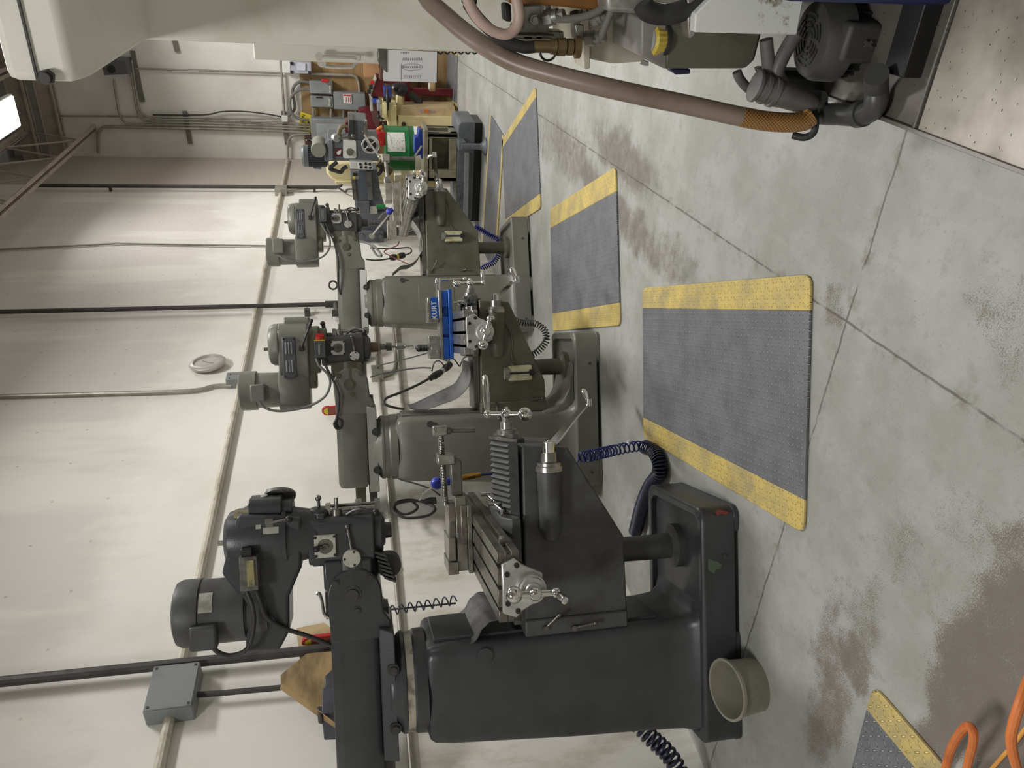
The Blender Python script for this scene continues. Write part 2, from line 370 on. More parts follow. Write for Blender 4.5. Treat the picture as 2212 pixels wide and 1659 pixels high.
B().tube([(pa.x + .12, pa.y - .02, 1.62), (pa.x + .2, pa.y, 1.5), (pa.x + .26, pa.y, 1.42)], .018).tube([(pa.x, pa.y, 1.7), (pa.x - .02, pa.y - .15, 1.6), (pa.x + .05, pa.y - .25, 1.55), (pa.x + .05, pa.y - .3, 1.3)], .014).done('pipe_elbow', IRON, o)
def px_run(name, label, pix, X, r, m, cat='conduit', sm=1, straps=True):
    return run(name, label, [atX(x, y, X) for x, y in pix], r, m, cat, sm=sm)
px_run('wall_conduit', 'thin grey conduit rising up the wall behind the farthest mill motor', [(0, 539), (250, 526), (420, 529), (575, 531), (740, 532)], XW + .02, .011, GALV)
px_run('wall_conduit', 'grey conduit dropping from above to the small box behind the middle mill motor', [(-30, 857), (160, 852), (400, 845), (462, 834), (500, 833)], XW + .025, .017, GALV, sm=6)
q = atX(511, 832, XW)
o = tag(B().box(XW, XW + .09, q.y - .055, q.y + .06, q.z - .07, q.z + .07).done('outlet_box', GBOX, None, .006), 'small grey electrical box on the wall half hidden by the middle mill motor', 'electrical box')
for dy in (-.04, .02): B().cyl((XW + .09, q.y + dy, q.z + .04), (XW + .093, q.y + dy, q.z + .04), .006, n=8).done('screw', IRON, o)
q = atX(376, 1497, XW + .05)
o = tag(B().box(XW, XW + .1, q.y - .13, q.y + .13, q.z - .11, q.z + .11).done('junction_box', GBOX, None, .008), 'square grey junction box on the conduit near the bottom edge, beside the thick iron pipe', 'electrical box')
B().box(XW + .1, XW + .106, q.y - .125, q.y + .125, q.z - .105, q.z + .105).done('cover', GBOX, o, .003)
for sy, sz in ((1, 1), (-1, 1), (1, -1), (-1, -1)): B().cyl((XW + .106, q.y + sy * .11, q.z + sz * .09), (XW + .109, q.y + sy * .11, q.z + sz * .09), .007, n=8).done('screw', IRON, o)
pts = [atX(x, y, XW + .05) for x, y in ((410, 1502), (480, 1497), (600, 1486), (700, 1476))]
run('armoured_cable', 'thin dark flexible cable dropping from the grey junction box towards the cardboard', pts, .014, IRON, 'cable')
B().cyl(pts[0] + V((0, 0, .04)), pts[0] - V((0, 0, .02)), .022).done('cable_gland', GALV, bpy.data.objects['armoured_cable'])
q = atX(581, 410, XW + .05)
q = atX(608, 410, XW + .05)
o = tag(B().box(XW, XW + .1, q.y - .12, q.y + .06, q.z - .08, q.z + .08).done('outlet_box', GALV, None, .006), 'small grey metal box on the wall beside the slim black pipe at the far end', 'electrical box')
run('wall_conduit', 'thin conduit dropping from the far small metal box towards the radial drill arm', [atX(x, y, XW + .04) for x, y in ((618, 412), (680, 407), (722, 404))], .012, GALV, 'conduit')
# two conduits curving behind the middle mill
px_run('wall_conduit', 'left of two conduits rising between the mills, ending in a bend at a small box', [(847, 690), (853, 740), (855, 770), (853, 795), (845, 806), (828, 812), (815, 816)], XW + .02, .015, GALV, sm=5)
px_run('wall_conduit', 'right one of two conduits between the mills running on behind the column', [(852, 690), (860, 760), (864, 800), (868, 860), (872, 890)], XW + .02, .016, GALV)
q = atX(815, 812, XW)
tag(B().box(XW, XW + .07, q.y - .1, q.y + .07, q.z - .05, q.z + .05).done('outlet_box', GALV, None, .006), 'small metal outlet box where cords plug in behind the middle mill head', 'electrical box')
# round gauge on the wall
q = atX(450, 793, XW)
t = thing('wall_clock', 'round pale clock hanging tilted on the white wall between two mill motors', 'clock', (XW + .02, q.y, q.z))
B().lathe((0, 0, 0), (1, .05, .09), [(0, .135), (.025, .147), (.036, .135), (.04, .112), (.024, .104)], 40).done('frame', mat('brushed_frame', (190, 184, 178), .4, .3), t)
B().lathe((.015, 0, 0), (1, .05, .09), [(0, .105), (.008, .103)], 40).done('dial', mat('pale_dial', (206, 212, 208), .4), t)
B().tube([(.027, 0, 0), (.024, .035, .045)], .003).tube([(.027, 0, 0), (.032, -.025, -.055)], .003).done('hand', mat('grey_clock_hand', (150, 158, 154), .5), t)
# ------------------------------------------------------------------ anti-fatigue mats
def mat_mat(name, ca, cb, cc):
    k = N(name); k.b.inputs['Roughness'].default_value = .5
    tc = k.n('ShaderNodeTexCoord'); sx = k.n('ShaderNodeSeparateXYZ'); k.l(tc.outputs['Object'], sx.inputs[0])
    s = .029
    X = k.math('DIVIDE', sx.outputs[0], s); Y = k.math('DIVIDE', sx.outputs[1], s)
    fx = k.math('SUBTRACT', k.math('FRACT', X), .5); fy = k.math('SUBTRACT', k.math('FRACT', Y), .5)
    par = k.math('FLOORED_MODULO', k.math('ADD', k.math('FLOOR', X), k.math('FLOOR', Y)), 2)
    sg = k.math('SUBTRACT', k.math('MULTIPLY', par, 2), 1); fy = k.math('MULTIPLY', fy, sg)
    a = k.math('ADD', fx, fy); c = k.math('SUBTRACT', fx, fy)
    d = k.math('ADD', k.math('POWER', k.math('DIVIDE', a, .62), 2), k.math('POWER', k.math('DIVIDE', c, .17), 2))
    h = k.ramp(d, 1.0, .25)
    col = k.mix(k.ramp(k.noise(5, 6, .7), .35, .7), srgb(*ca), srgb(*cb))
    col = k.mix(k.math('MULTIPLY', k.ramp(k.noise(70, 3), .6, .75), .3), col, srgb(90, 84, 78))
    col = k.mix(k.math('MULTIPLY', h, .8), col, srgb(*cc))
    k.l(col, k.b.inputs['Base Color']); k.bump(h, 1.0, .008); return k.m
MGR = mat_mat('grey_diamond_plate_vinyl', (112, 113, 117), (94, 95, 99), (156, 157, 160)); MYE = mat_mat('yellow_diamond_plate_vinyl', (204, 180, 104), (160, 146, 108), (236, 212, 124))
def floor_mat_thing(label, P, s0, s1, curl=0):
    """P: four world corners; strips at edge P0P1 (depth s0) and at edge P3P2 (depth s1), as fractions of the side edges"""
    P = [V((p[0], p[1])) for p in P]; o = P[0]; e = P[1] - P[0]; a = math.atan2(e.y, e.x)
    t = thing('anti_fatigue_mat', label, 'floor mat', (o.x, o.y, 0), a, 'anti-fatigue mats beside the machines')
    R = Matrix.Rotation(-a, 2); L = [R @ (p - o) for p in P]
    def at(u, v):
        return (L[0].lerp(L[1], u)).lerp(L[3].lerp(L[2], u), v)
    def strip(name, v0, v1, m, r0=0, r1=0):
        pts = []
        def cn(u, v, du, dv, r):
            c = at(u, v)
            if not r: return [c]
            p, q = c + (at(u + du, v) - c).normalized() * r, c + (at(u, v + dv) - c).normalized() * r
            out = []
            for i in range(5):
                t_ = i / 4; out.append(q.lerp(c, t_).lerp(c.lerp(p, t_), t_))
            return out
        pts += cn(0, v0, .01, .01, r0)
        pts += list(reversed(cn(1, v0, -.01, .01, r0)))
        pts += cn(1, v1, -.01, -.01, r1)
        pts += list(reversed(cn(0, v1, .01, -.01, r1)))
        bm = B(); bm.prism([(p.x, p.y) for p in pts], 'z', .001, .013); return bm.done(name, m, t, .003)
    strip('yellow_border', 0, s0, MYE, .045, 0); strip('mat_centre', s0, 1 - s1, MGR); strip('yellow_border', 1 - s1, 1, MYE, 0, .045)
    return t
def fz(*p): return [atZ(x, y) for x, y in p]
floor_mat_thing('grey diamond-plate mat with yellow ends lying in front of the dark mill nearest the camera', fz((1392, 622), (1758, 592), (1742, 1152), (1394, 944)), .135, .135)
floor_mat_thing('grey mat with yellow ends in front of the middle green-grey mill', fz((1191, 452), (1333, 360), (1343, 703), (1197, 715)), .155, .145)
floor_mat_thing('grey yellow-edged mat in front of the farthest mill, its corner tucked behind that mill base', fz((1086, 304), (1159, 187), (1170, 450)) + [V((-2.63, 7.25, 0))], .09, .12)
def long_strip(label, P, f):
    floor_mat_thing(label, P, f, f)
long_strip('narrow grey runner with thin yellow edges lying in front of the radial drill base', [atZ(1061, 247), atZ(1040, 560), atZ(1073, 560), atZ(1090, 294)], .07)
floor_mat_thing('grey mat with yellow ends at the far end in front of the maroon machine', fz((944, 212), (987, 252), (989, 108), (944, 98)), .2, .08)
G0, G1 = atZ(1892, 1478), atZ(2062, 1672); dv = (G1 - G0).normalized(); nv = V((-dv.y, dv.x, 0)) if V((-dv.y, dv.x, 0)).x < 0 else V((dv.y, -dv.x, 0))
tip = G0; G1 = G0 + dv * .95
floor_mat_thing('dark grey yellow-edged mat cut off by the bottom corner beside the orange hose', [tip, G1, G1 + nv * .6, tip + nv * .6], .16, .16)
# ------------------------------------------------------------------ knee milling machines (local frame: x to the operator, y away from the camera, z up)
class Fr:
    def __init__(s, ox, oy, deg):
        a = math.radians(deg); s.o = V((ox, oy, 0)); s.a = a; s.F = V((math.cos(a), math.sin(a), 0)); s.L = V((-math.sin(a), math.cos(a), 0))
    def _q(s, p): q = p - s.o; return V((q.dot(s.F), q.dot(s.L), p.z))
    def side(s, x, y, c):
        d = ray(x, y); return s._q(EYEP + d * ((c - (EYEP - s.o).dot(s.L)) / d.dot(s.L)))
    def front(s, x, y, c):
        d = ray(x, y); return s._q(EYEP + d * ((c - (EYEP - s.o).dot(s.F)) / d.dot(s.F)))
    def hz(s, x, y, z): return s._q(atZ(x, y, z))
    def world(s, p): return s.o + s.F * p[0] + s.L * p[1] + V((0, 0, p[2]))
    def xz(s, pts, c): return [(q.x, q.z) for q in (s.side(x, y, c) for x, y in pts)]
def bolt(b, p, ax, r=.012, h=.012):
    p = V(p); b.cyl(p, p + V(ax) * h, r, n=6)
def ball_crank(parent, p, axis, arm, L=.1, grip_dir=None, m=CHROME, ball=.03, name='ball_crank', grip=.09):
    """balanced ball crank: hub at p on a shaft along axis, arm direction arm, a big ball at -arm and a tapered grip at +arm"""
    p, axis, arm = V(p), nrm(V(axis)), nrm(V(arm)); g = nrm(V(grip_dir)) if grip_dir else axis
    b = B(); b.sph(p, .024).cyl(p - axis * .03, p + axis * .022, .015).cyl(p + axis * .02, p + axis * .032, .011, n=6)
    b.cyl(p - arm * L * .95, p + arm * L, .0115); b.sph(p - arm * L, ball); b.sph(p + arm * L, .018)
    o = b.done(name, m, parent)
    q = p + arm * L
    B().lathe(q, g, [(0, .009), (.012, .009), (.03, .013), (grip * .7, .016), (grip * .95, .013), (grip, .006)], 14).done('grip', m, o)
    return o
def mill(label, fr, P, spec):
    """P: paint, P2: knee paint; spec: measured differences between the three machines"""
    P2 = spec['P2']; t = thing('milling_machine', label, 'milling machine', fr.o, fr.a, 'knee milling machines in a row along the wall')
    # base casting ------------------------------------------------
    b = B(); b.loft([rrect(-1.0, 0, -.3, .3, .05, .022), rrect(-1.0, 0, -.3, .3, .05, .135), rrect(-.985, -.015, -.285, .285, .05, .142)])
    o0, o1 = rrect(-1.0, 0, -.3, .3, .05), rrect(-.955, -.05, -.25, .25, .05)
    b.loft([[(p[0], p[1], z) for p in q] for q, z in ((o0, .13), (o0, .158), (rrect(-.99, -.01, -.29, .29, .05), .168), (rrect(-.965, -.04, -.26, .26, .05), .166), (o1, .13))], cap=False)
    for x0, x1 in spec['pads']: b.loft([rrect(x0, x1, -.298, .298, .04, .0), rrect(x0, x1, -.298, .298, .04, .024)])
    base = b.done('base', spec.get('PB', P), t, .004)
    for x in (-.9, -.2): B().cyl((x, -.3, .072), (x, -.306, .072), .009).done('drain_plug', HD, base)
    # column --------------------------------------------------------
    def ring(x0, x1, w, z, r=.045): return rrect(x0, x1, -w, w, r, z)
    k = spec.get('colw', .205)
    b = B(); b.loft([ring(-.985, -.42, k + .06, .14), ring(-.975, -.465, k + .03, .165), ring(-.972, -.488, k + .008, .21), ring(-.968, -.495, k, .29), ring(-.945, -.495, k, .7), ring(-.905, -.495, k, 1.2), ring(-.895, -.5, k - .002, 1.27), ring(-.885, -.51, k - .012, 1.288), ring(-.865, -.53, k - .035, 1.296), ring(-.855, -.545, k - .05, 1.31)])
    b.box(-.5, -.484, -.13, .13, .3, 1.26)
    if spec.get('flare'):   # the casting sweeps forward into the pan
        b.loft([rrect(-.6, -.49 + d, -.2, .2, .04, z) for z, d in ((.36, 0), (.28, .02), (.22, .07), (.18, .15), (.15, .3))])
    col = b.done('column', P, t, .004)
    if 'plug' in spec:
        q = fr.side(*spec['plug'], -k); B().cyl((q.x, -k + .002, q.z), (q.x, -k - .008, q.z), spec.get('plug_r', .02), n=24).done('round_plug', spec.get('plug_m', HD), col)
    if 'plug2' in spec:
        q = fr.side(*spec['plug2'], -k); B().cyl((q.x, -k + .002, q.z), (q.x, -k - .006, q.z), .009, n=12).done('round_plug', HD, col)
    if 'cover' in spec:
        q0, q1 = fr.side(*spec['cover'][0], -k), fr.side(*spec['cover'][1], -k)
        b = B(); b.box(q0.x, q1.x, -k - .004, -k + .01, q1.z, q0.z); b.done('access_cover', P, col, .003)
    # turret and ram --------------------------------------------------
    b = B(); b.lathe((-.70, 0, 0), (0, 0, 1), [(1.29, .21), (1.335, .208), (1.345, .2)], 48); b.done('turret_ring', P, t)
    b = B(); b.lathe((-.70, 0, 0), (0, 0, 1), [(1.34, .201), (1.375, .201)], 48); b.done('index_ring', spec.get('ringm', P), t)
    b = B(); b.lathe((-.70, 0, 0), (0, 0, 1), [(1.372, .205), (1.39, .204), (1.405, .19), (1.425, .165), (1.44, .16)], 48)
    b.hexa([(-.96, -.16, 1.415), (-.43, -.16, 1.415), (-.43, .16, 1.415), (-.96, .16, 1.415), (-.965, -.13, 1.475), (-.42, -.13, 1.475), (-.42, .13, 1.475), (-.965, .13, 1.475)])
    tur = b.done('turret', P, t, .006)
    for x in (-.82, -.58): B().cyl((x, -.162, 1.425), (x, -.175, 1.425), .016, n=6).cyl((x, -.14, 1.425), (x, -.164, 1.425), .024).done('clamp_bolt', HD, tur)
    rear = spec['rear']; dz = spec.get('ramdz', 0)
    sec = [(-.085, 1.475), (.085, 1.475), (.1, 1.50), (.1, 1.63), (.075, 1.665), (-.075, 1.665), (-.1, 1.63), (-.1, 1.50)]
    dx = spec.get('dx', 0)
    b = B(); b.loft([[(x, y * s, 1.57 + (z - 1.57) * s) for y, z in sec] for x, s in ((rear, .86), (rear + .03, 1), (-.40 + dx, 1))])
    ram = b.done('ram', P, t, .006)
    b = B(); arc = [(-.285 + dx + .112 * math.cos(math.radians(a)), 1.563 + .108 * math.sin(math.radians(a))) for a in range(-80, 91, 10)]
    poly = [(-.47 + dx, 1.66), (-.47 + dx, 1.425), (-.40 + dx, 1.425), (-.36 + dx, 1.45)] + arc
    b.prism(poly, 'y', -.102, .102); b.done('ram_knuckle', P, ram, .008)
    b = B(); b.cyl((-.28 + dx, -.1, 1.572), (-.28 + dx, -.114, 1.572), .024, n=24).cyl((-.28 + dx, -.1, 1.572), (-.28 + dx, -.106, 1.572), .036, n=24)
    b.done('knuckle_bolt', HD if spec['head'] == 'step' else P2, ram)
    for x, z in ((-.225, 1.635), (-.215, 1.50), (-.345, 1.555)): B().cyl((x + dx, -.1, z), (x + dx, -.112, z), .011, n=6).cyl((x + dx, -.1, z), (x + dx, -.104, z), .017, n=16).done('knuckle_bolt', HD if spec['head'] == 'step' else P2, ram)
    B().box(-.98, -.43, -.06, .06, 1.455, 1.48).box(-1.2, -.36, -.05, .05, 1.43, 1.476).done('ram_slide', HD, ram)
    if spec.get('tail'): B().box(rear - .25, rear + .02, -.06, .06, 1.50, 1.565).done('ram_tail', P2, ram, .003)
    if spec.get('eye'):
        q = fr.side(*spec['eye'], -.06); B().tube([(q.x + .035 * math.cos(a * PI / 8), -.06, 1.70 + .035 * math.sin(a * PI / 8)) for a in range(17)], .008, 8, 1).cyl((q.x, -.06, 1.65), (q.x, -.06, 1.672), .014).done('lifting_eye', HD, ram)
    # head ---------------------------------------------------------
    H = spec.get('PH', HD)
    b = B(); b.cyl((-.31 + dx, 0, 1.565), (-.135 + dx, 0, 1.565), .103, n=32).box(-.26 + dx, -.14 + dx, -.095, .095, 1.49, 1.68); b.done('head_adapter', P2 if spec['head'] != 'step' else P, t, .01)
    b = B(); b.loft([rrect(-.16 + dx, .03 + dx, -.088, .088, .035, z) for z in (1.475, 1.735)])
    b.loft([rrect(-.135 + dx, .02 + dx, -.07, .07, .05, z) for z in (1.44, 1.48)])
    b.lathe((-.055 + dx, 0, 0), (0, 0, 1), [(1.43, .058), (1.445, .066), (1.50, .07)], 32)
    b.box(.02 + dx, .045 + dx, -.07, .07, 1.665, 1.70)
    head = b.done('quill_head', H, t, .008)
    b = B(); b.lathe((-.055 + dx, 0, 0), (0, 0, 1), [(1.382 if spec['head'] != 'step' else 1.404, .032), (1.44, .034)], 28); b.done('quill', spec.get('quillm', HD), head)
    b = B(); b.cyl((.06 + dx, .01, 1.45), (.06 + dx, .01, 1.66), .007).cyl((.052 + dx, -.03, 1.47), (.052 + dx, -.03, 1.64), .009).box(.03 + dx, .075 + dx, -.03, .03, 1.445, 1.468).box(.03 + dx, .07 + dx, -.025, .03, 1.645, 1.665).cyl((.06 + dx, .01, 1.52), (.06 + dx, .01, 1.545), .022)
    b.done('depth_stop', STEEL, head)
    b = B(); b.cyl((.05 + dx, -.03, 1.62), (.10 + dx, -.03, 1.62), .008).cyl((.03 + dx, -.03, 1.62), (.055 + dx, -.03, 1.62), .022); b.done('feed_trip', DSTEEL, head)
    # feed selector plate
    fp = [fr.side(x, y, -.089) for x, y in spec['plate']]; cx, cz = (fp[0].x + fp[1].x) / 2, (fp[0].z + fp[1].z) / 2
    b = B(); b.box(min(fp[0].x, fp[1].x), max(fp[0].x, fp[1].x), -.098, -.086, min(fp[0].z, fp[1].z), max(fp[0].z, fp[1].z)); pl = b.done('feed_plate', spec.get('platem', PLATE), head, .003)
    b = B(); b.lathe((cx, -.098, cz), (0, -1, 0), [(0, .030), (.003, .029), (.003, .024)], 24); b.cyl((cx, -.098, cz), (cx, -.112, cz), .011); b.box(cx - .008, cx + .005, -.112, -.107, cz - .005, cz + .035)
    b.done('feed_dial', DSTEEL, pl)
    B().sph((cx - .002, -.122, cz + .032), .013).done('feed_knob', BLACK, pl)
    b = B()
    for sx in (-1, 1):
        for sz in (-1, 1): B().cyl((cx + sx * .037, -.096, cz + sz * .037), (cx + sx * .037, -.101, cz + sz * .037), .006, n=10).done('plate_screw', BLACK, pl)
    b.bm.free()
    q = fr.side(*spec['round'], -.1); rr = spec.get('round_r', .037)
    b = B(); b.cyl((q.x, -.07, q.z), (q.x, -.104, q.z), rr, n=36); b.cyl((q.x, -.104, q.z), (q.x, -.108, q.z), rr * .97, n=36); rc = b.done('round_cover', spec.get('platem', PLATE), head, .002)
    for a in (90, 200, 340): B().cyl((q.x + rr * .78 * math.cos(math.radians(a)), -.107, q.z + rr * .78 * math.sin(math.radians(a))), (q.x + rr * .78 * math.cos(math.radians(a)), -.110, q.z + rr * .78 * math.sin(math.radians(a))), .005, n=8).done('cover_screw', BLACK, rc)
    B().cyl((q.x + rr, -.1, q.z), (q.x + rr + .09, -.095, q.z + .012), .006).sph((q.x + rr + .09, -.095, q.z + .012), .010).done('lock_rod', DSTEEL, head)
    b = B(); b.tube([(.035 + dx, -.06, 1.58), (.06 + dx, -.085, 1.53), (.045 + dx, -.10, 1.47)], .006); b.sph((.045 + dx, -.10, 1.465), .014); b.done('quill_lever', BLACK, head)
    (head_step if spec['head'] == 'step' else head_vari)(t, fr, P, P2, spec, dx)
    # knee -----------------------------------------------------------
    kz = spec['kz']; kt = kz     # kz: height of the knee top
    pts = [(-.5, kz), (.285 + spec.get('kf', 0), kz - .01), (.268 + spec.get('kf', 0), kz - .2), (spec['kbx'], kz - spec['kb']), (-.5, kz - spec['kb'] - .01)]
    b = B(); b.prism(pts, 'y', -.17, .17); b.box(-.5, -.43, -.185, .185, kz - spec['kb'] - .005, kz + .004)
    knee = b.done('knee', P2, t, .008)
    b = B(); b.box(-.47, .25, -.11, .11, kz - .004, kz + .035).box(-.45, .26, -.13, .13, kz, kz + .014); b.done('knee_ways', DSTEEL, knee)
    # elevating screw and its post on the base
    b = B(); b.lathe((-.225, 0, 0), (0, 0, 1), [(.13, .095), (.175, .095), (.18, .075), (.19, .056), (kz - spec['kb'] + .02, .052)], 28); b.done('screw_post', P2, t)
    # right hand boss with the elevating crank
    bx = spec.get('bx', 0); by = -.185
    bz = spec.get('bz', kz - .115)
    b = B(); b.lathe((.0 + bx, by, bz), (1, 0, 0), [(-.11, .002), (-.10, .03), (-.06, .046), (.18, .052)], 28); boss = b.done('crank_boss', P2, t)
    b = B(); b.lathe((.18 + bx, by, bz), (1, 0, 0), [(0, .056), (.02, .056), (.024, .05), (.035, .05), (.04, .034), (.075, .032)], 32); b.done('crank_collar', STEEL, boss)
    b = B(); b.lathe((.25 + bx, by, bz), (1, 0, 0), [(0, .026), (.045, .026), (.05, .012), (.054, .012)], 24)
    cr = [fr.front(x, y, .285 + bx + i * .012) for i, (x, y) in enumerate(spec['crank'])]
    for i, p in enumerate(cr): p.x = .275 + bx + [0, .012, .04, .07, .085][min(i, 4)]
    pth = [V((.275 + bx, by, bz))] + cr[1:]
    rows = []
    sp = spline(pth, 6)
    for i, p in enumerate(sp):
        tg = nrm(sp[min(i + 1, len(sp) - 1)] - sp[max(i - 1, 0)]); w = V((1, 0, 0)).cross(tg).normalized() * (.019 - .006 * i / len(sp)); rows.append([p - w, p, p + w])
    b.sheet(rows, .012); b.cyl(sp[-1] - V((.018, 0, 0)), sp[-1] + V((.02, 0, 0)), .017)
    ck = b.done('elevating_crank', CHROME, t)
    gd = spec.get('crank_grip', (1, 0, .0)); B().lathe(sp[-1], gd, [(0, .012), (.03, .010), (.06, .015), (.09, .019), (.115, .014), (.122, .006)], 16).done('grip', CHROME, ck)
    # saddle ------------------------------------------------------------
    tx0, tx1 = spec['tx']; tz = spec['tz']; y0, y1 = spec['ty']; th = .082
    b = B(); b.prism([(-.205, kz + .012), (.205, kz + .012), (.205, tz - th - .035), (.15, tz - th), (-.15, tz - th), (-.205, tz - th - .035)], 'x', tx0 - .03, tx1 + .04)
    b.box(tx0 + .03, tx1 - .03, -.26, .26, tz - th - .03, tz - th + .002); sad = b.done('saddle', spec.get('PS', P2), t, .005)
    for yy in (-.1, .1): B().cyl((tx1 + .03, yy, tz - .10), (tx1 + .06, yy, tz - .10), .009).cyl((tx1 + .055, yy, tz - .10), (tx1 + .075, yy + .05, tz - .075), .006).cyl((tx1 + .075, yy + .05, tz - .09), (tx1 + .075, yy + .05, tz - .05), .009).done('clamp_lever', CHROME, sad)
    # table ---------------------------------------------------------------
    b = B(); W = tx1 - tx0; xs = [tx0 + W * f for f in (.19, .5, .81)]; s = .008
    edges = [tx0] + [v for x in xs for v in (x - s, x + s)] + [tx1]
    for i in range(0, len(edges), 2): b.box(edges[i], edges[i + 1], y0, y1, tz - .03, tz)
    b.box(tx0, tx1 - .012, y0, y1, tz - th, tz - .028); b.box(tx0, tx1, y0, y1, tz - th, tz - .052); b.box(tx0, tx1, y0, y1, tz - .036, tz - .028)
    b.box(tx0 + .05, tx1 - .05, y0 + .05, y1 - .05, tz - th - .02, tz - th + .01)
    tab = b.done('table', spec.get('tabm', DSTEEL), t, .002)
    b = B(); yy = y0 + .14; b.box(tx1 - .008, tx1 + .012, yy - .012, yy + .012, tz - .055, tz - .033).cyl((tx1 + .01, yy, tz - .044), (tx1 + .024, yy, tz - .044), .011, n=6); b.done('stop_dog', STEEL, tab)
    for e, yy, sg in ((0, y0, -1), (1, y1, 1)):
        xm = (tx0 + tx1) / 2; zz = tz - .075
        pl = [(tx0 + .04, tz - .012), (tx1 - .04, tz - .012), (tx1 - .02, tz - .06), (tx1 - .045, tz - .085), (xm + .07, tz - .11), (xm + .045, tz - .16), (xm - .045, tz - .16), (xm - .07, tz - .11), (tx0 + .045, tz - .085), (tx0 + .02, tz - .06)]
        b = B(); b.prism(pl, 'y', yy, yy + sg * .022); br = b.done('end_bracket', ALU, tab, .004)
        for x, z in ((tx0 + .045, tz - .066), (tx0 + .075, tz - .03), (tx1 - .075, tz - .03), (tx1 - .045, tz - .066)): B().cyl((x, yy + sg * .02, z), (x, yy + sg * .026, z), .010, n=12).done('socket_screw', BLACK, br)
        b = B(); b.lathe((xm, yy + sg * .02, zz - .038), (0, sg, 0), [(0, .054), (.03, .052), (.032, .047), (.05, .045), (.052, .032), (.06, .028), (.062, .02), (.085, .019)], 36); b.done('dial', ALU, br)
        if e == 0:
            hub = V((xm, yy + sg * .10, zz - .038)); ball_crank(tab, hub, (0, sg, 0), spec['harm'], .075, spec.get('hgrip'))
    # cross feed screw in front -------------------------------------------------
    xf = .29 + spec.get('kf', 0); fz_ = kz + .02
    b = B(); b.box(xf - .03, xf + .012, -.06, .06, kz - .045, kz + .055); b.done('cross_feed_bracket', spec.get('PS', P2), t, .006)
    b = B(); b.lathe((xf + .012, 0, fz_), (1, 0, 0), [(0, .052), (.018, .05), (.02, .042), (.034, .04), (.036, .027), (.066, .026), (.068, .018), (.085, .016)], 32); b.done('cross_feed_dial', STEEL, t)
    ball_crank(t, (xf + .11, 0, fz_), (1, 0, 0), spec['carm'], .085, spec.get('cgrip'), name='cross_feed_crank', grip=spec.get('cgl', .09))
    # knee lock levers on the side
    for i, (p, q) in enumerate(spec['locks']):
        a, c = fr.side(*p, -.19), fr.side(*q, -.21); B().cyl((a.x, -.17, a.z), (a.x, -.2, a.z), .011).cyl(a, c, .0055).sph(c, .010).done('lock_lever', spec.get('lockm', DSTEEL), knee)
    # apron between column and table
    if 'apron' in spec:
        rows = []; w = spec.get('apw', .17); pth = spline([fr.side(x, y, spec.get('apc', -.1)) for x, y in spec['apron']], 5)
        for i, p in enumerate(pth):
            c = spec.get('apcurl', .0) * math.sin(PI * i / (len(pth) - 1)); tg = nrm(pth[min(i + 1, len(pth) - 1)] - pth[max(i - 1, 0)]); n = V((-tg.z, 0, tg.x))
            rows.append([V((p.x, 0, p.z)) + n * (-c * (j / 4.0) ** 2 + .0015 * math.sin(i * 1.1 + j * .7)) + V((0, w * j / 4, 0)) for j in range(-4, 5)])
        B().sheet(rows, .004).done('way_cover', spec.get('apm', LEATH), t, ang=60)
    return t
def conduit_loop(t, name, pts, r, m): return B().tube(pts, r, 10, 8).done(name, m, t)
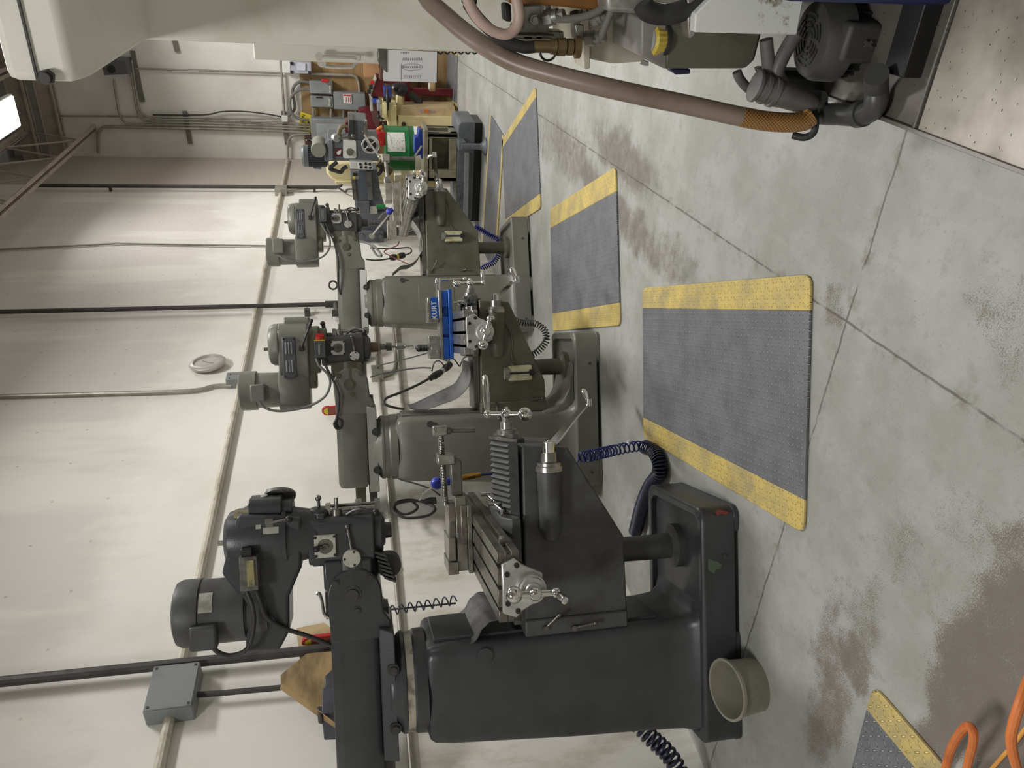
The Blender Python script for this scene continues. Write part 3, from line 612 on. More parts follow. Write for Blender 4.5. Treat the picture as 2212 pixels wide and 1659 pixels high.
def head_step(t, fr, P, P2, s, dx):
    H = [(487, 1225), (520, 1266), (538, 1300), (538, 1390), (608, 1386), (630, 1345), (629, 1272), (655, 1212), (655, 1108), (600, 1102), (520, 1102)]
    b = B(); b.prism(fr.xz(H, 0), 'y', -.1, .1); hs = b.done('belt_housing', P, t, .014)
    d0 = fr.side(487, 1110, 0); dr = fr.side(560, 1096, 0)
    b = B(); b.lathe((-.043, 0, 0), (0, 0, 1), [(1.70, .094), (1.77, .108), (1.812, .118), (1.815, .128), (1.83, .128), (1.832, .121), (2.0, .12), (2.035, .108), (2.052, .082), (2.056, .03)], 48); drum = b.done('pulley_drum', P, t)
    B().cyl((-.055, 0, 2.05), (-.055, 0, 2.085), .012, n=6).cyl((-.055, 0, 2.05), (-.055, 0, 2.065), .017).done('drawbar_nut', STEEL, drum)
    b = B(); b.lathe((-.055, 0, 0), (0, 0, 1), [(1.66, .082), (1.70, .086), (1.735, .09)], 32); b.box(-.16, .02, -.085, .085, 1.66, 1.72); b.lathe((.0, .0, 1.69), (1, 0, 0), [(0, .05), (.05, .045), (.06, .03)], 24); b.done('gear_housing', P, t, .006)
    B().cyl((.05, 0, 1.69), (.09, 0, 1.692), .007).sph((.098, 0, 1.692), .013).done('back_gear_lever', DSTEEL, t)
    # front speed box, hand wheel
    b = B(); b.loft([rrect(.04, .12, -.07, .07, .03, z) for z in (1.83, 1.955)]); b.loft([rrect(.04, .105, -.06, .06, .03, z) for z in (1.79, 1.835)]); sb = b.done('speed_box', P, t, .005)
    B().lathe((.105, .05, 1.845), (.5, .4, 0), [(0, .062), (.012, .062)], 32).cyl((.112, .056, 1.893), (.132, .072, 1.893), .008).done('speed_wheel', mat('worn_grey_wheel', (112, 110, 104), .45), sb)
    B().cyl((.118, -.01, 1.90), (.128, -.01, 1.90), .014).done('pointer', PLATE, sb)
    # name plates on the drum
    def onDrum(px, py, r=.1225):
        best = None
        for i in range(-180, 180, 2):
            a = math.radians(i); p = V((-.043 + r * math.cos(a), r * math.sin(a), 0)); d = ray(px, py); q = fr.side(px, py, p.y)
            e = abs(q.x - p.x)
            if (p.y < 0) and (best is None or e < best[0]): best = (e, a, q.z)
        return best[1], best[2]
    def patch(name, p0, p1, m, r=.1225):
        a0, z0 = onDrum(*p0, r); a1, z1 = onDrum(*p1, r); rows = [[V((-.043 + r * math.cos(a), r * math.sin(a), z)) for z in (z0, z1)] for a in [a0 + (a1 - a0) * i / 6 for i in range(7)]]
        return B().sheet(rows, .002).done(name, m, drum)
    patch('name_plate', (508, 1103), (535, 1118), mat('aged_name_plate', (140, 130, 98), .45, .2, (112, 102, 76), 20)); patch('data_plate', (553, 1124), (564, 1142), PLATE)
    patch('paint_chip', (568, 1140), (602, 1152), PLATE, .1215)
    q = fr.side(583, 1128, -.12); b = B(); b.obox((q.x, -.128, q.z), (.03, .02, .03)).cyl((q.x, -.135, q.z), (q.x + .012, -.145, q.z - .07), .005); lv = b.done('brake_lever', DSTEEL, drum, .002)
    B().sph((q.x + .013, -.147, q.z - .075), .014).done('brake_knob', BLACK, lv)
    # motor
    mz0, mz1, mx = 1.965, 2.255, -.325
    b = B(); b.lathe((mx, 0, 0), (0, 0, 1), [(1.90, .12), (mz0, .124), (mz0 + .005, .112), (mz0 + .02, .112), (mz0 + .022, .126), (2.155, .126), (2.157, .131), (2.225, .131), (2.246, .122), (mz1, .10), (mz1 + .001, .04)], 40); mo = b.done('motor', P2, t)
    b = B(); b.box(mx - .10, mx - .005, -.165, -.11, 2.08, 2.18); b.done('terminal_box', P2, mo, .01)
    a, z = math.radians(-60), 2.125
    rows = [[V((mx + .1275 * math.cos(a_), .1275 * math.sin(a_), z_)) for z_ in (2.10, 2.15)] for a_ in (math.radians(-74 + i * 7) for i in range(6))]
    B().sheet(rows, .002).done('motor_plate', PLATE, mo)
    # switch box on the belt housing, cords
    q0, q1 = fr.side(517, 1203, -.15), fr.side(560, 1272, -.15)
    b = B(); b.box(q1.x, q0.x, -.17, -.09, q1.z, q0.z); sw = b.done('switch_box', mat('worn_switch_box', (104, 102, 94), .45, .2, (66, 66, 64), 18, .4, .65), t, .004)
    B().box(q1.x + .02, q0.x - .01, -.178, -.168, q1.z + .012, q0.z - .028).done('switch_label', mat('aged_brass_label', (150, 142, 96), .5, .2, (96, 92, 74), 20), sw)
    B().loft([rrect(q0.x - .004, q0.x + .03, -.155, -.105, .006, z) for z in (q1.z + .02, q0.z - .006)]).done('switch_knob', BLACK, sw, .004)
    S = lambda x, y, c: fr.side(x, y, c)
    conduit_loop(t, 'motor_cord', [S(532, 1276, -.14), S(545, 1310, -.15), (S(548, 1350, -.15)), S(535, 1400, -.15), S(500, 1416, -.15), S(470, 1408, -.16), S(452, 1388, -.15)], .009, DCORD)
    conduit_loop(t, 'power_cord', [S(553, 1276, -.14), S(562, 1300, -.14), S(575, 1332, -.13), S(610, 1356, -.11), S(660, 1372, -.09), S(712, 1392, -.06), S(735, 1402, -.03)], .009, DCORD)
    B().cyl(S(530, 1272, -.13), S(531, 1284, -.14), .012).cyl(S(552, 1272, -.13), S(554, 1284, -.14), .012).done('cord_gland', HD, sw)
    # worm gear under the knuckle
    b = B(); b.cyl((-.20, -.02, 1.42), (-.20, .04, 1.42), .05, n=20)
    for i in range(7): b.obox((-.13 - i * .018, -.06, 1.455 - .006 * i), (.008, .06, .05), (V((.9, 0, -.4)), V((0, 1, 0)), V((.4, 0, .9))))
    b.done('worm_gear', HD, t)
def head_vari(t, fr, P, P2, s, dx):
    # variable speed head, outline measured on the middle mill
    H = [(.085, 2.035), (-.115, 2.048), (-.155, 2.03), (-.175, 1.995), (-.42, 2.005), (-.425, 1.985), (-.425, 1.855), (-.40, 1.815), (.10, 1.812), (.112, 1.83), (.112, 1.985), (.1, 2.0)]
    H = [(x + dx, z) for x, z in H]
    b = B()
    b.loft([rrect(-.425 + dx, -.18 + dx, -.115 * k, .115 * k, .05, z) for z, k in ((1.812, .75), (1.855, 1), (1.99, 1), (2.0, .96))])
    b.loft([rrect(-.25 + dx, .112 + dx, -.12, .12, .085, z) for z in (1.812, 1.99)])
    b.loft([[(-.02 + dx + (x + .02) * k, y * k, z) for x, y in rrect(-.15, .112, -.125, .125, .1)] for z, k in ((1.985, 1), (2.02, .98), (2.042, .88), (2.05, .74))])
    hs = b.done('belt_housing', P, t, .008)
    b = B(); b.loft([rrect(.06 + dx, .15 + dx, -.06, .06, .03, z) for z in (1.80, 1.955)]); b.done('speed_dial_box', P, hs, .008)
    B().cyl((-.045 + dx, 0, 2.04), (-.045 + dx, 0, 2.085), .011, n=6).cyl((-.045 + dx, 0, 2.04), (-.045 + dx, 0, 2.06), .016).done('drawbar_nut', DSTEEL, hs)
    q = [fr.side(x, y, -.125) for x, y in s['louver']]; x0, x1, z0, z1 = q[1].x, q[0].x, q[1].z, q[0].z
    b = B(); b.box(x0, x1, -.127, -.105, z0, z1); lp = b.done('vent_plate', mat('dark_vent_plate', (76, 77, 80), .5), hs, .006)
    w, h = x1 - x0, z1 - z0
    for gx in (.28, .72):
        for gz in (.3, .5, .7):
            cx, cz = x0 + w * gx, z0 + h * gz; B().cyl((cx - w * .12, -.127, cz), (cx + w * .12, -.127, cz), h * .092, n=10).sph((cx - w * .12, -.127, cz), h * .092).sph((cx + w * .12, -.127, cz), h * .092).done('louver', mat('louver_grey', (112, 113, 116), .45), lp)
    for x, z in ((x0 + .012, z0 + .012), (x1 - .012, z0 + .012), (x0 + .012, z1 - .012), (x1 - .012, z1 - .012)): B().cyl((x, -.127, z), (x, -.131, z), .005, n=10).done('plate_screw', BLACK, lp)
    q = [fr.side(x, y, -.13) for x, y in s['lever']]
    b = B(); b.obox((q[0].x, -.125, q[0].z), (.035, .03, .03)).tube([(q[0].x, -.135, q[0].z), (q[1].x * .5 + q[0].x * .5, -.15, q[1].z * .5 + q[0].z * .5), (q[1].x, -.16, q[1].z)], .006); lv = b.done('brake_lever', BLACK, hs, .003)
    dv = (V((q[1].x, -.16, q[1].z)) - V((q[0].x, -.135, q[0].z))).normalized(); p = V((q[1].x, -.16, q[1].z)); B().cyl(p - dv * .005, p + dv * .045, .011).sph(p + dv * .045, .011).done('lever_grip', BLACK, lv)
    b = B(); b.loft([rrect(-.205 + dx, .09 + dx, -.095, .095, .04, z) for z in (1.745, 1.82)]); b.loft([rrect(-.30 + dx, -.1 + dx, -.08, .08, .04, z) for z in (1.77, 1.82)]); b.loft([rrect(-.12 + dx, .075 + dx, -.085, .085, .04, z) for z in (1.70, 1.75)]); b.done('gear_housing', P2, t, .008)
    B().cyl((.07 + dx, 0, 1.715), (.10 + dx, 0, 1.72), .012).sph((.105 + dx, 0, 1.722), .016).done('back_gear_lever', HD, t)
    mx = -.30 + dx
    b = B(); b.lathe((mx, 0, 0), (0, 0, 1), [(1.99, .10), (2.0, .108), (2.135, .11), (2.137, .122), (2.23, .122), (2.238, .112), (2.24, .04)], 40); mo = b.done('motor', P, t)
    q = [fr.side(x, y, -.14) for x, y in s['tbox']]
    b = B(); b.box(q[1].x, q[0].x, -.155, -.09, q[1].z, q[0].z); b.done('terminal_box', P, mo, .008)
    q = [fr.side(x, y, -.13) for x, y in s['swbox']]
    b = B(); b.box(q[1].x, q[0].x, -.145, -.08, q[1].z, q[0].z); sw = b.done('switch_box', mat('charcoal_switch_box', (70, 72, 76), .4), t, .004)
    if s.get('red'):
        B().cyl((q[0].x, -.112, (q[0].z + q[1].z) / 2), (q[0].x + .02, -.112, (q[0].z + q[1].z) / 2), .026, n=8).obox((q[0].x + .03, -.112, (q[0].z + q[1].z) / 2), (.022, .016, .05)).done('rotary_knob', RED, sw)
        B().box(q[0].x - .004, q[0].x + .002, -.147, -.08, q[1].z, q[0].z).done('yellow_plate', YEL, sw)
    else: B().box(q[0].x - .002, q[0].x + .02, -.13, -.09, q[1].z + .012, q[0].z - .012).done('rotary_knob', BLACK, sw, .003)
    for i in range(3): B().box(q[1].x + .02, q[0].x - .02, -.147, -.144, q[1].z + (q[0].z - q[1].z) * (.4 + .12 * i), q[1].z + (q[0].z - q[1].z) * (.43 + .12 * i)).done('switch_marking', PLATE, sw)
    S = fr.side
    for nm, r, m_, path in s['cords']: conduit_loop(t, nm, [S(x, y, c) for x, y, c in path], r, m_)
F1, F2, F3 = Fr(-2.131, 2.475, 28), Fr(-2.323, 4.426, 27.5), Fr(-2.317, 6.581, 31.5)
mill1 = mill('dark charcoal milling machine nearest the camera, with a round pulley drum on its head', F1, DK, dict(
    P2=DK2, head='step', PH=DK, PS=DK2, pads=((-1, -.52), (-.12, 0)), plug=(1047, 1416), plug_r=.032, plug_m=DK, ringm=mat('worn_steel_ring', (178, 174, 160), .4, .5, (120, 116, 104), 9, .45, .6), rear=-1.75,
    plate=((678, 1156), (727, 1202)), round=(760, 1206), round_r=.036, kz=.885, kb=.43, kbx=-.12, tx=(-.298, -.042), tz=1.052, ty=(-.52, .60), tabm=mat('oily_brown_steel', (118, 114, 106), .33, .7, (82, 77, 70), 9, .4, .7),
    crank=((1180, 965), (1205, 940), (1240, 905), (1265, 885), (1272, 880)), crank_grip=(.5, .85, 0), harm=(-.05, 0, -1), hgrip=(0, -1, -.1), carm=(0, .55, .85), cgrip=(1, .25, 0), cgl=.17,
    locks=(((1178, 1357), (1208, 1328)), ((1240, 1356), (1286, 1346))), apron=((1007, 1391), (1024, 1384), (1040, 1358), (1056, 1342), (1076, 1336)), apc=-.17, apw=.18))
mill2 = mill('green-grey middle milling machine with a red switch knob and a blue vise on its table', F2, GN, dict(
    P2=GN2, head='vari', pads=((-1, -.8), (-.2, 0)), flare=1, plug=(929, 916), plug2=(941, 916), rear=-.94, tail=1,
    plate=((714, 737), (745, 766)), round=(766, 769), round_r=.03, platem=ALU, kz=.757, kb=.42, kbx=-.3, tx=(-.105, .145), tz=.92, ty=(-.68, .42), tabm=STEEL, kf=-.06,
    crank=((1062, 640), (1075, 640), (1096, 620), (1115, 616), (1117, 614)), crank_grip=(.6, .8, .1), harm=(.96, 0, -.28), hgrip=(0, -1, 0), carm=(0, -.1, -.99), cgrip=(1, .2, 0), PS=DSTEEL,
    bx=-.04, locks=(((1072, 872), (1078, 905)), ((1150, 862), (1172, 861))), apron=((884, 880), (905, 872), (945, 852), (985, 832), (1003, 806), (1008, 780)), apc=-.12, apw=.15, apcurl=.07,
    louver=((608, 728), (642, 816)), lever=((651, 752), (668, 707)), tbox=((540, 831), (573, 868)), swbox=((679, 735), (704, 772)), red=1,
    cords=(('motor_cord', .008, CORD, ((683, 774, -.12), (690, 790, -.13), (709, 810, -.13), (713, 832, -.13), (700, 858, -.12), (665, 878, -.12), (610, 888, -.14), (575, 882, -.15), (558, 866, -.15))),
           ('power_cord', .008, DCORD, ((698, 774, -.12), (706, 795, -.12), (722, 826, -.13), (732, 858, -.14), (728, 900, -.13), (722, 916, -.13), (728, 926, -.12), (736, 922, -.11), (737, 908, -.11), (728, 905, -.11), (728, 920, -.1), (742, 930, -.06)))), quillm=mat('brown_quill_steel', (96, 84, 62), .35, .6)))
mill3 = mill('green-grey milling machine farthest along the row, with a grey steel vise on its table', F3, GN, dict(
    P2=GN2, head='vari', pads=((-1, -.86), (-.66, -.52), (-.16, 0)), plug=(869, 605), plug2=(879, 605), cover=((903, 615), (983, 670)), rear=-1.25, dx=.055, eye=(725, 616),
    plate=((715, 461), (738, 483)), round=(752, 484), round_r=.033, platem=ALU, kz=.9, kb=.46, kbx=-.11, tx=(.02, .27), tz=1.076, ty=(-.62, .72), tabm=STEEL,
    bz=F3.side(949, 405, -.185).z, crank=((948, 398), (943, 385), (941, 368), (940, 352), (939, 342)), crank_grip=(.1, .9, .35), harm=(.96, 0, -.25), hgrip=(.3, -.9, .3), carm=(0, .9, .4), bx=.04, PS=HD,
    locks=(((932, 587), (944, 564)), ((998, 584), (1007, 582))), apron=((848, 590), (868, 575), (885, 572), (904, 556), (912, 530), (905, 500), (890, 478)), apc=-.08, apw=.12, apm=mat('pale_canvas_apron', (176, 174, 168), .7, 0, (134, 131, 126), 12, .4, .7, .3, 60),
    louver=((638, 451), (659, 514)), lever=((670, 470), (679, 440)), tbox=((588, 516), (613, 547)), swbox=((689, 450), (706, 480)),
    cords=(('motor_cord', .008, CORD, ((693, 482, -.12), (703, 500, -.12), (713, 520, -.12), (708, 543, -.12), (690, 558, -.12), (655, 565, -.13), (620, 562, -.15), (601, 551, -.15))),
           ('power_cord', .008, DCORD, ((703, 482, -.12), (715, 508, -.12), (724, 532, -.12), (730, 560, -.13), (731, 590, -.13), (731, 615, -.12), (735, 636, -.1))))))

def base_patch(fr, root, pix, m, name):
    P = [fr.side(x, y, -.3012) for x, y in pix]; b = B(); b.loft([[V((q.x, -.3012, q.z)) for q in P], [V((q.x, -.299, q.z)) for q in P]]); b.done(name, m, root)
base_patch(F1, mill1, [(1530, 1206), (1541, 1211), (1549, 1213), (1560, 1221), (1556, 1228), (1546, 1230), (1543, 1240), (1536, 1236), (1530, 1230)], mat('old_green_paint', (72, 92, 70), .5, 0, (96, 100, 84), 60), 'paint_chip')
base_patch(F1, mill1, [(1543, 1105), (1552, 1101), (1566, 1104), (1575, 1108), (1566, 1112), (1556, 1110), (1550, 1114)], mat('red_paint_smear', (128, 52, 44), .5, 0, (84, 60, 56), 60), 'paint_smear')
# ------------------------------------------------------------------ things on and around the mills
def put(b, name, m, t, bev=0, ang=35):
    """part given in world coordinates under an unrotated thing"""
    bmesh.ops.translate(b.bm, verts=b.bm.verts, vec=-t.location); return b.done(name, m, t, bev, ang)
def local_thing(name, label, cat, fr, x, y, z, group=None):
    return thing(name, label, cat, fr.world((x, y, z)), fr.a, group)
G_V = 'machine vises on the mill tables'
# vise on the dark mill: origin at its rear near bottom corner; x along the screw
t = local_thing('machine_vise', 'worn grey steel vise with a long bare screw on the dark mill table', 'vise', F1, -.30, .10, 1.052, G_V)
vm = mat('worn_grey_cast_iron', (142, 139, 131), .36, .6, (106, 101, 93), 12, .4, .7, .2, 60)
B().box(0, .30, -.004, .18, .001, .022).done('base_plate', vm, t, .003)
B().box(.01, .335, .01, .165, .022, .07).box(.13, .30, 0, .175, .022, .05).done('body', vm, t, .004)
B().box(.065, .30, .02, .155, .07, .102).box(.06, .16, .0, .175, .075, .108).done('movable_jaw', vm, t, .003)
B().box(-.0, .055, .0, .175, .065, .112).done('fixed_jaw', vm, t, .003)
b = B(); b.prism([(.335 + x, z) for x, z in ((0, .03), (.15, .03), (.17, .045), (.17, .078), (0, .078))], 'y', .055, .12); bar = b.done('screw_guide', DSTEEL, t, .004)
B().box(.475, .52, .045, .13, .06, .135).done('screw_nut', STEEL, t, .004)
b = B(); b.cyl((.29, .088, .105), (.625, .088, .115), .0125, n=16)
for i in range(44): b.lathe((.31 + i * .0071, .088, .1055 + i * .00021), (1, 0, .03), [(-.002, .0125), (0, .0155), (.002, .0125)], 16)
b.done('screw', STEEL, t)
h = B().box(.60, .645, .066, .11, .085, .15).done('handle_hub', STEEL, t, .006)
B().cyl((.622, .088, .09), (.618, .084, -.04), .011, .0125).cyl((.6225, .088, .088), (.622, .088, .07), .018).done('handle', DSTEEL, t)
for x in (.11, .22): B().cyl((x, .02, .085), (x, .012, .085), .009, n=12).done('socket_screw', DSTEEL, t)
# blue vise
t = local_thing('machine_vise', 'blue cast vise with steel jaws and a chrome handle on the middle mill table', 'vise', F2, -.145, -.17, .92, G_V)
B().box(0, .44, -.012, .165, .001, .024).done('base_plate', BLUEV, t, .004)
b = B(); b.box(.005, .14, 0, .15, .024, .064).box(.155, .27, 0, .15, .024, .064).box(.33, .43, 0, .15, .024, .064).box(0, .43, .03, .12, .024, .06); b.done('body', BLUEV, t, .005)
B().box(0, .435, -.004, .155, .064, .084).done('vise_bed', STEEL, t, .002)
B().box(.005, .145, -.002, .153, .084, .15).box(.10, .15, -.012, .163, .10, .155).done('fixed_jaw', STEEL, t, .003)
mj = B().box(.255, .39, .0, .152, .084, .14).done('movable_jaw', BLUEV, t, .003)
B().box(.235, .258, -.012, .163, .09, .155).done('jaw_plate', STEEL, mj, .002)
B().box(.26, .39, -.002, .154, .136, .152).done('jaw_cap', STEEL, mj, .002)
text('lettering', 'KURT', .045, WHITE, (.31, -.0012, .112), (1, 0, 0), (0, 0, 1), mj)
text('logo', 'K', .02, WHITE, (.268, -.0012, .112), (1, 0, 0), (0, 0, 1), mj)
B().cyl((.43, .075, .075), (.49, .075, .075), .016).cyl((.485, .075, .075), (.515, .075, .075), .024, .018).done('handle_hub', CHROME, t)
B().tube([(.50, .075, .085), (.502, .073, .0), (.506, .07, -.09)], .0085, sm=1).sph((.506, .07, -.095), .014).done('handle', CHROME, t)
B().box(.02, .08, -.012, .0, .09, .14).cyl((.05, -.012, .10), (.05, -.016, .10), .008).done('work_stop', STEEL, t, .003)
# black ribbed handle standing in the vise
q = F2.side(915, 746, -.10); zt = .92 + .1535
t = local_thing('screwdriver', 'black ribbed tool handle standing upright in the rear of the blue vise', 'screwdriver', F2, -.07, -.10, zt)
prof = [(0, .018), (.004, .021)] + [(.006 + i * .005, .021 if i % 2 else .024) for i in range(11)] + [(.064, .023), (.074, .017), (.08, .006)]
B().lathe((0, 0, 0), (0, 0, 1), prof, 16).done('handle', BLACK, t)
# grey vise on the farthest mill
t = local_thing('machine_vise', 'grey steel vise with a thick drop handle on the farthest mill table', 'vise', F3, 0, -.02, 1.076, G_V)
gv = mat('light_worn_steel', (168, 164, 154), .4, .6, (132, 126, 114), 12, .4, .7, .1, 60)
B().box(.0, .36, -.01, .17, .001, .02).done('base_plate', gv, t, .003)
B().box(.01, .355, 0, .16, .02, .085).done('body', gv, t, .004)
B().box(-.11, .02, .0, .16, .06, .14).done('fixed_jaw', gv, t, .003)
B().box(.20, .355, .02, .14, .085, .145).done('movable_jaw', gv, t, .003)
b = B(); b.cyl((.35, .08, .115), (.57, .08, .125), .016, n=14); b.done('screw', STEEL, t)
B().box(.36, .42, .05, .11, .09, .15).done('screw_nut', STEEL, t, .006)
B().box(.555, .62, .05, .11, .09, .16).done('handle_hub', gv, t, .008)
B().cyl((.59, .08, .10), (.585, .07, -.13), .014, .018).done('handle', DSTEEL, t)
q = F3.side(843, 425, .0)
tag(B().cyl(F3.world((.16, .06, 1.222)), F3.world((.16, .06, 1.30)), .02, n=16).done('marker_bottle', mat('green_label', (24, 120, 60), .4)), 'small green cylinder standing on the farthest mill vise', 'bottle')
# drill chuck in the middle mill
zc = lambda x: F2.side(x, 746, 0).z
t = local_thing('drill_chuck', 'silver drill chuck and arbor hanging from the middle mill spindle', 'drill chuck', F2, -.055, 0, 0)
z = zc
B().lathe((0, 0, 0), (0, 0, 1), [(z(846), .026), (z(834), .028), (z(832), .02), (z(824), .02), (z(822), .026), (z(819), .026)], 24).done('collet_holder', DSTEEL, t)
b = B(); b.cyl((0, 0, z(857)), (0, 0, z(845)), .009).lathe((0, 0, 0), (0, 0, 1), [(z(877), .008), (z(873), .018), (z(871), .022), (z(857), .023), (z(855), .018)], 24)
b.done('chuck_body', STEEL, t)
b = B(); b.cyl((0, 0, z(893)), (0, 0, z(877)), .004, n=8).cyl((0, 0, z(883)), (0, 0, z(880)), .009); b.done('drill_bit', STEEL, t)
t = local_thing('spindle_nose_tool', 'short steel collet and tool hanging from the farthest mill spindle', 'collet', F3, 0, 0, 0)
B().lathe((0, 0, 0), (0, 0, 1), [(1.28, .012), (1.30, .022), (1.325, .022), (1.33, .016), (1.36, .018), (1.377, .026)], 20).done('collet', DSTEEL, t)
# folding way bellows of the dark mill
def bellows(fr, name, label, x0, x1, n, zr, ze, w):
    rows = []
    for i in range(2 * n + 1):
        x = x0 + (x1 - x0) * i / (2 * n); k = 0 if i % 2 else -.012; rows.append([(x, -w - k * .6, ze), (x, -w * .72, ze + (zr - ze) * .35 + k * -.6), (x, 0, zr - k), (x, w * .72, ze + (zr - ze) * .35 - k * .6), (x, w + k * .6, ze)])
    return B().sheet(rows, .002), rows
def add_bellows(fr, root, x0, x1, n, zr, ze, w=.165, plate=True):
    b, rows = bellows(fr, '', '', x0, x1, n, zr, ze, w); o = b.done('bellows', mat('black_bellows_vinyl', (48, 48, 48), .38, 0, (34, 34, 34), 9), root, ang=20)
    if plate: B().sheet([rows[-1], [(p[0] + .012, p[1], p[2]) for p in rows[-1]]], .004).done('bellows_plate', STEEL, o)
add_bellows(F1, mill1, .0, .30, 13, .968, .892)
add_bellows(F2, mill2, .165, .205, 5, .84, .77)
add_bellows(F3, mill3, .30, .33, 4, .98, .91)
# one-shot oilers on the two green-grey knees
def oiler(fr, root, p0, p1, line):
    a, c = fr.side(*p0, -.19), fr.side(*p1, -.19); x0, x1, z0, z1 = min(a.x, c.x), max(a.x, c.x), min(a.z, c.z), max(a.z, c.z)
    w = x1 - x0
    b = B(); b.box(x0, x1, -.215, -.172, z0 + .012, z1 - .02); ob = b.done('oil_pump', mat('yellowed_oil_reservoir', (196, 192, 160), .35, 0, (160, 152, 110), 14), root, .006)
    B().cyl(((x0 + x1) / 2, -.195, z1 - .022), ((x0 + x1) / 2, -.195, z1 + .004), w * .42, n=20).done('filler_cap', mat('grey_cap', (120, 122, 112), .45), ob)
    B().cyl(((x0 + x1) / 2, -.222, z1 - .03), ((x0 + x1) / 2, -.222, z0 - .01), .007).box(x0 + w * .3, x1 - w * .3, -.226, -.214, z0 + .0, z0 + .03).done('pump_handle', BLACK, ob)
    B().box(x0 - .012, x0 + .002, -.185, -.17, z0 + .02, z0 + .045).box(x0 - .012, x0 + .002, -.185, -.17, z1 - .06, z1 - .035).box(x1 - .002, x1 + .012, -.185, -.17, z0 + .02, z0 + .045).box(x1 - .002, x1 + .012, -.185, -.17, z1 - .06, z1 - .035).done('mounting_lug', DSTEEL, ob)
    B().tube([fr.side(x, y, -.18) for x, y in line], .004, 8, 6).done('oil_line', mat('olive_oil_line', (96, 94, 78), .4), root)
oiler(F2, mill2, (1090, 790), (1152, 820), ((1042, 690), (1043, 682), (1050, 676), (1068, 680), (1090, 697), (1103, 720), (1107, 745), (1105, 765), (1108, 779), (1118, 783)))
oiler(F3, mill3, (955, 500), (1002, 522), ((921, 421), (922, 414), (930, 409), (945, 412), (962, 428), (972, 455), (972, 480), (976, 492), (984, 497)))
# coiled air hoses and cords
def coil(name, label, path, r, pitch, wr, m, cat='air hose'):
    return tag(B().tube(coil_pts(path, r, pitch, 10), wr, 6, 1).done(name, m), label, cat)
S1 = lambda x, y, c: F1.world(F1.side(x, y, c)); S2 = lambda x, y, c: F2.world(F2.side(x, y, c)); S3 = lambda x, y, c: F3.world(F3.side(x, y, c))
o = coil('coiled_air_hose', 'navy blue coiled air hose stretching from the dark mill knee towards the mat corner', [S1(1245, 990, .2), S1(1268, 986, .22), atZ(1320, 974, .30), atZ(1362, 966, .17), atZ(1392, 963, .08)], .026, .034, .0045, BLUEH)
coil('coiled_air_hose', 'tightly coiled dark navy hose on the floor behind the dark mill base', [atZ(1390, 964, .07), atZ(1412, 975, .045), atZ(1424, 998, .042), atZ(1423, 1024, .042), atZ(1404, 1050, .042), atZ(1386, 1095, .042), atZ(1372, 1150, .042)], .033, .0125, .0058, NAVYH)
coil('coiled_air_hose', 'dark coiled hose hanging to the floor by the wall behind the dark mill column', [atX(1370, 1555, -3.05), atX(1405, 1592, -3.1), atX(1440, 1625, -3.15), atX(1465, 1662, -3.2), atX(1480, 1700, -3.22)], .036, .028, .0075, NAVYH)
coil('coiled_air_hose', 'loosely stretched thin blue hose hanging against the wall behind the dark mill turret', [atX(800, 1325, -3.1), atX(880, 1313, -3.1), atX(985, 1296, -3.1)], .024, .046, .0042, NAVYH)
run('air_cord', 'straight black cord running down beside the loose blue coil behind the dark mill', [atX(700, 1331, -3.14), atX(830, 1318, -3.14), atX(985, 1303, -3.14)], .005, DCORD, 'cord')
coil('coiled_air_hose', 'black coiled hose looping beside the post under the middle mill knee', [S2(1108, 690, .25), S2(1130, 698, .26), S2(1155, 699, .27), S2(1175, 712, .27), S2(1180, 735, .27), S2(1166, 755, .26), S2(1148, 768, .26)], .022, .019, .0045, mat('black_hose', (58, 60, 60), .4))
coil('coiled_air_hose', 'bright blue coiled hose looping beside the post under the farthest mill knee', [S3(1026, 488, .3), S3(1045, 500, .3), S3(1062, 510, .3), S3(1078, 520, .3), S3(1078, 545, .3), S3(1068, 565, .3), S3(1050, 575, .3), S3(1036, 584, .3)], .022, .019, .0058, BLUEH2)
# blow guns
def blow_gun(fr, label, c, body, noz, rear):
    ps = [fr.side(x, y, c) for x, y in body]; t = local_thing('blow_gun', label, 'air gun', fr, ps[0].x, c, ps[0].z); O = V((ps[0].x, c, ps[0].z))
    L = lambda p: V((p.x, c, p.z)) - O
    B().sph((0, 0, 0), .030).cyl((0, 0, 0), L(ps[1]), .022, .018).done('gun_body', BLUEH2, t)
    B().tube([L(fr.side(x, y, c)) for x, y in noz], .0055, sm=4).done('nozzle', CHROME, t)
    if rear:
        r = [L(fr.side(x, y, c)) for x, y in rear]
        B().cyl(r[0], r[1], .013).cyl(r[0].lerp(r[1], .3), r[0].lerp(r[1], .7), .016, n=6).done('hose_fitting', BRASS, t)
        B().tube([r[1], r[1].lerp(r[2], .5), r[2]], .006, sm=1).done('hose_end', BLUEH, t)
blow_gun(F1, 'blue air blow gun with a bent chrome nozzle behind the dark mill vise screw', .30, ((944, 1044), (972, 1040)), ((938, 1050), (918, 1064), (912, 1070), (905, 1081)), ((998, 1032), (1038, 1026), (1085, 1022)))
blow_gun(F3, 'blue air blow gun with a thin silver nozzle resting against the farthest mill vise', -.05, ((841, 457), (848, 452)), ((836, 458), (826, 462), (818, 472)), None)
# bucket
t = thing('bucket', 'grey plastic tub tilted against the foot of the dark mill base', 'bucket', (-2.545, 1.775, 0))
bm_ = mat('cloudy_grey_plastic', (146, 142, 128), .5, 0, (122, 118, 104), 5, .4, .7)
R0, RT, HB = .100, .112, .145
B().lathe((0, 0, .0), (.10, -.12, 1), [(.002, R0 - .01), (.004, R0), (HB - .012, RT - .002), (HB - .012, RT + .006), (HB, RT + .006), (HB, RT - .004), (.012, R0 - .006), (.011, .001)], 48).done('tub', bm_, t)
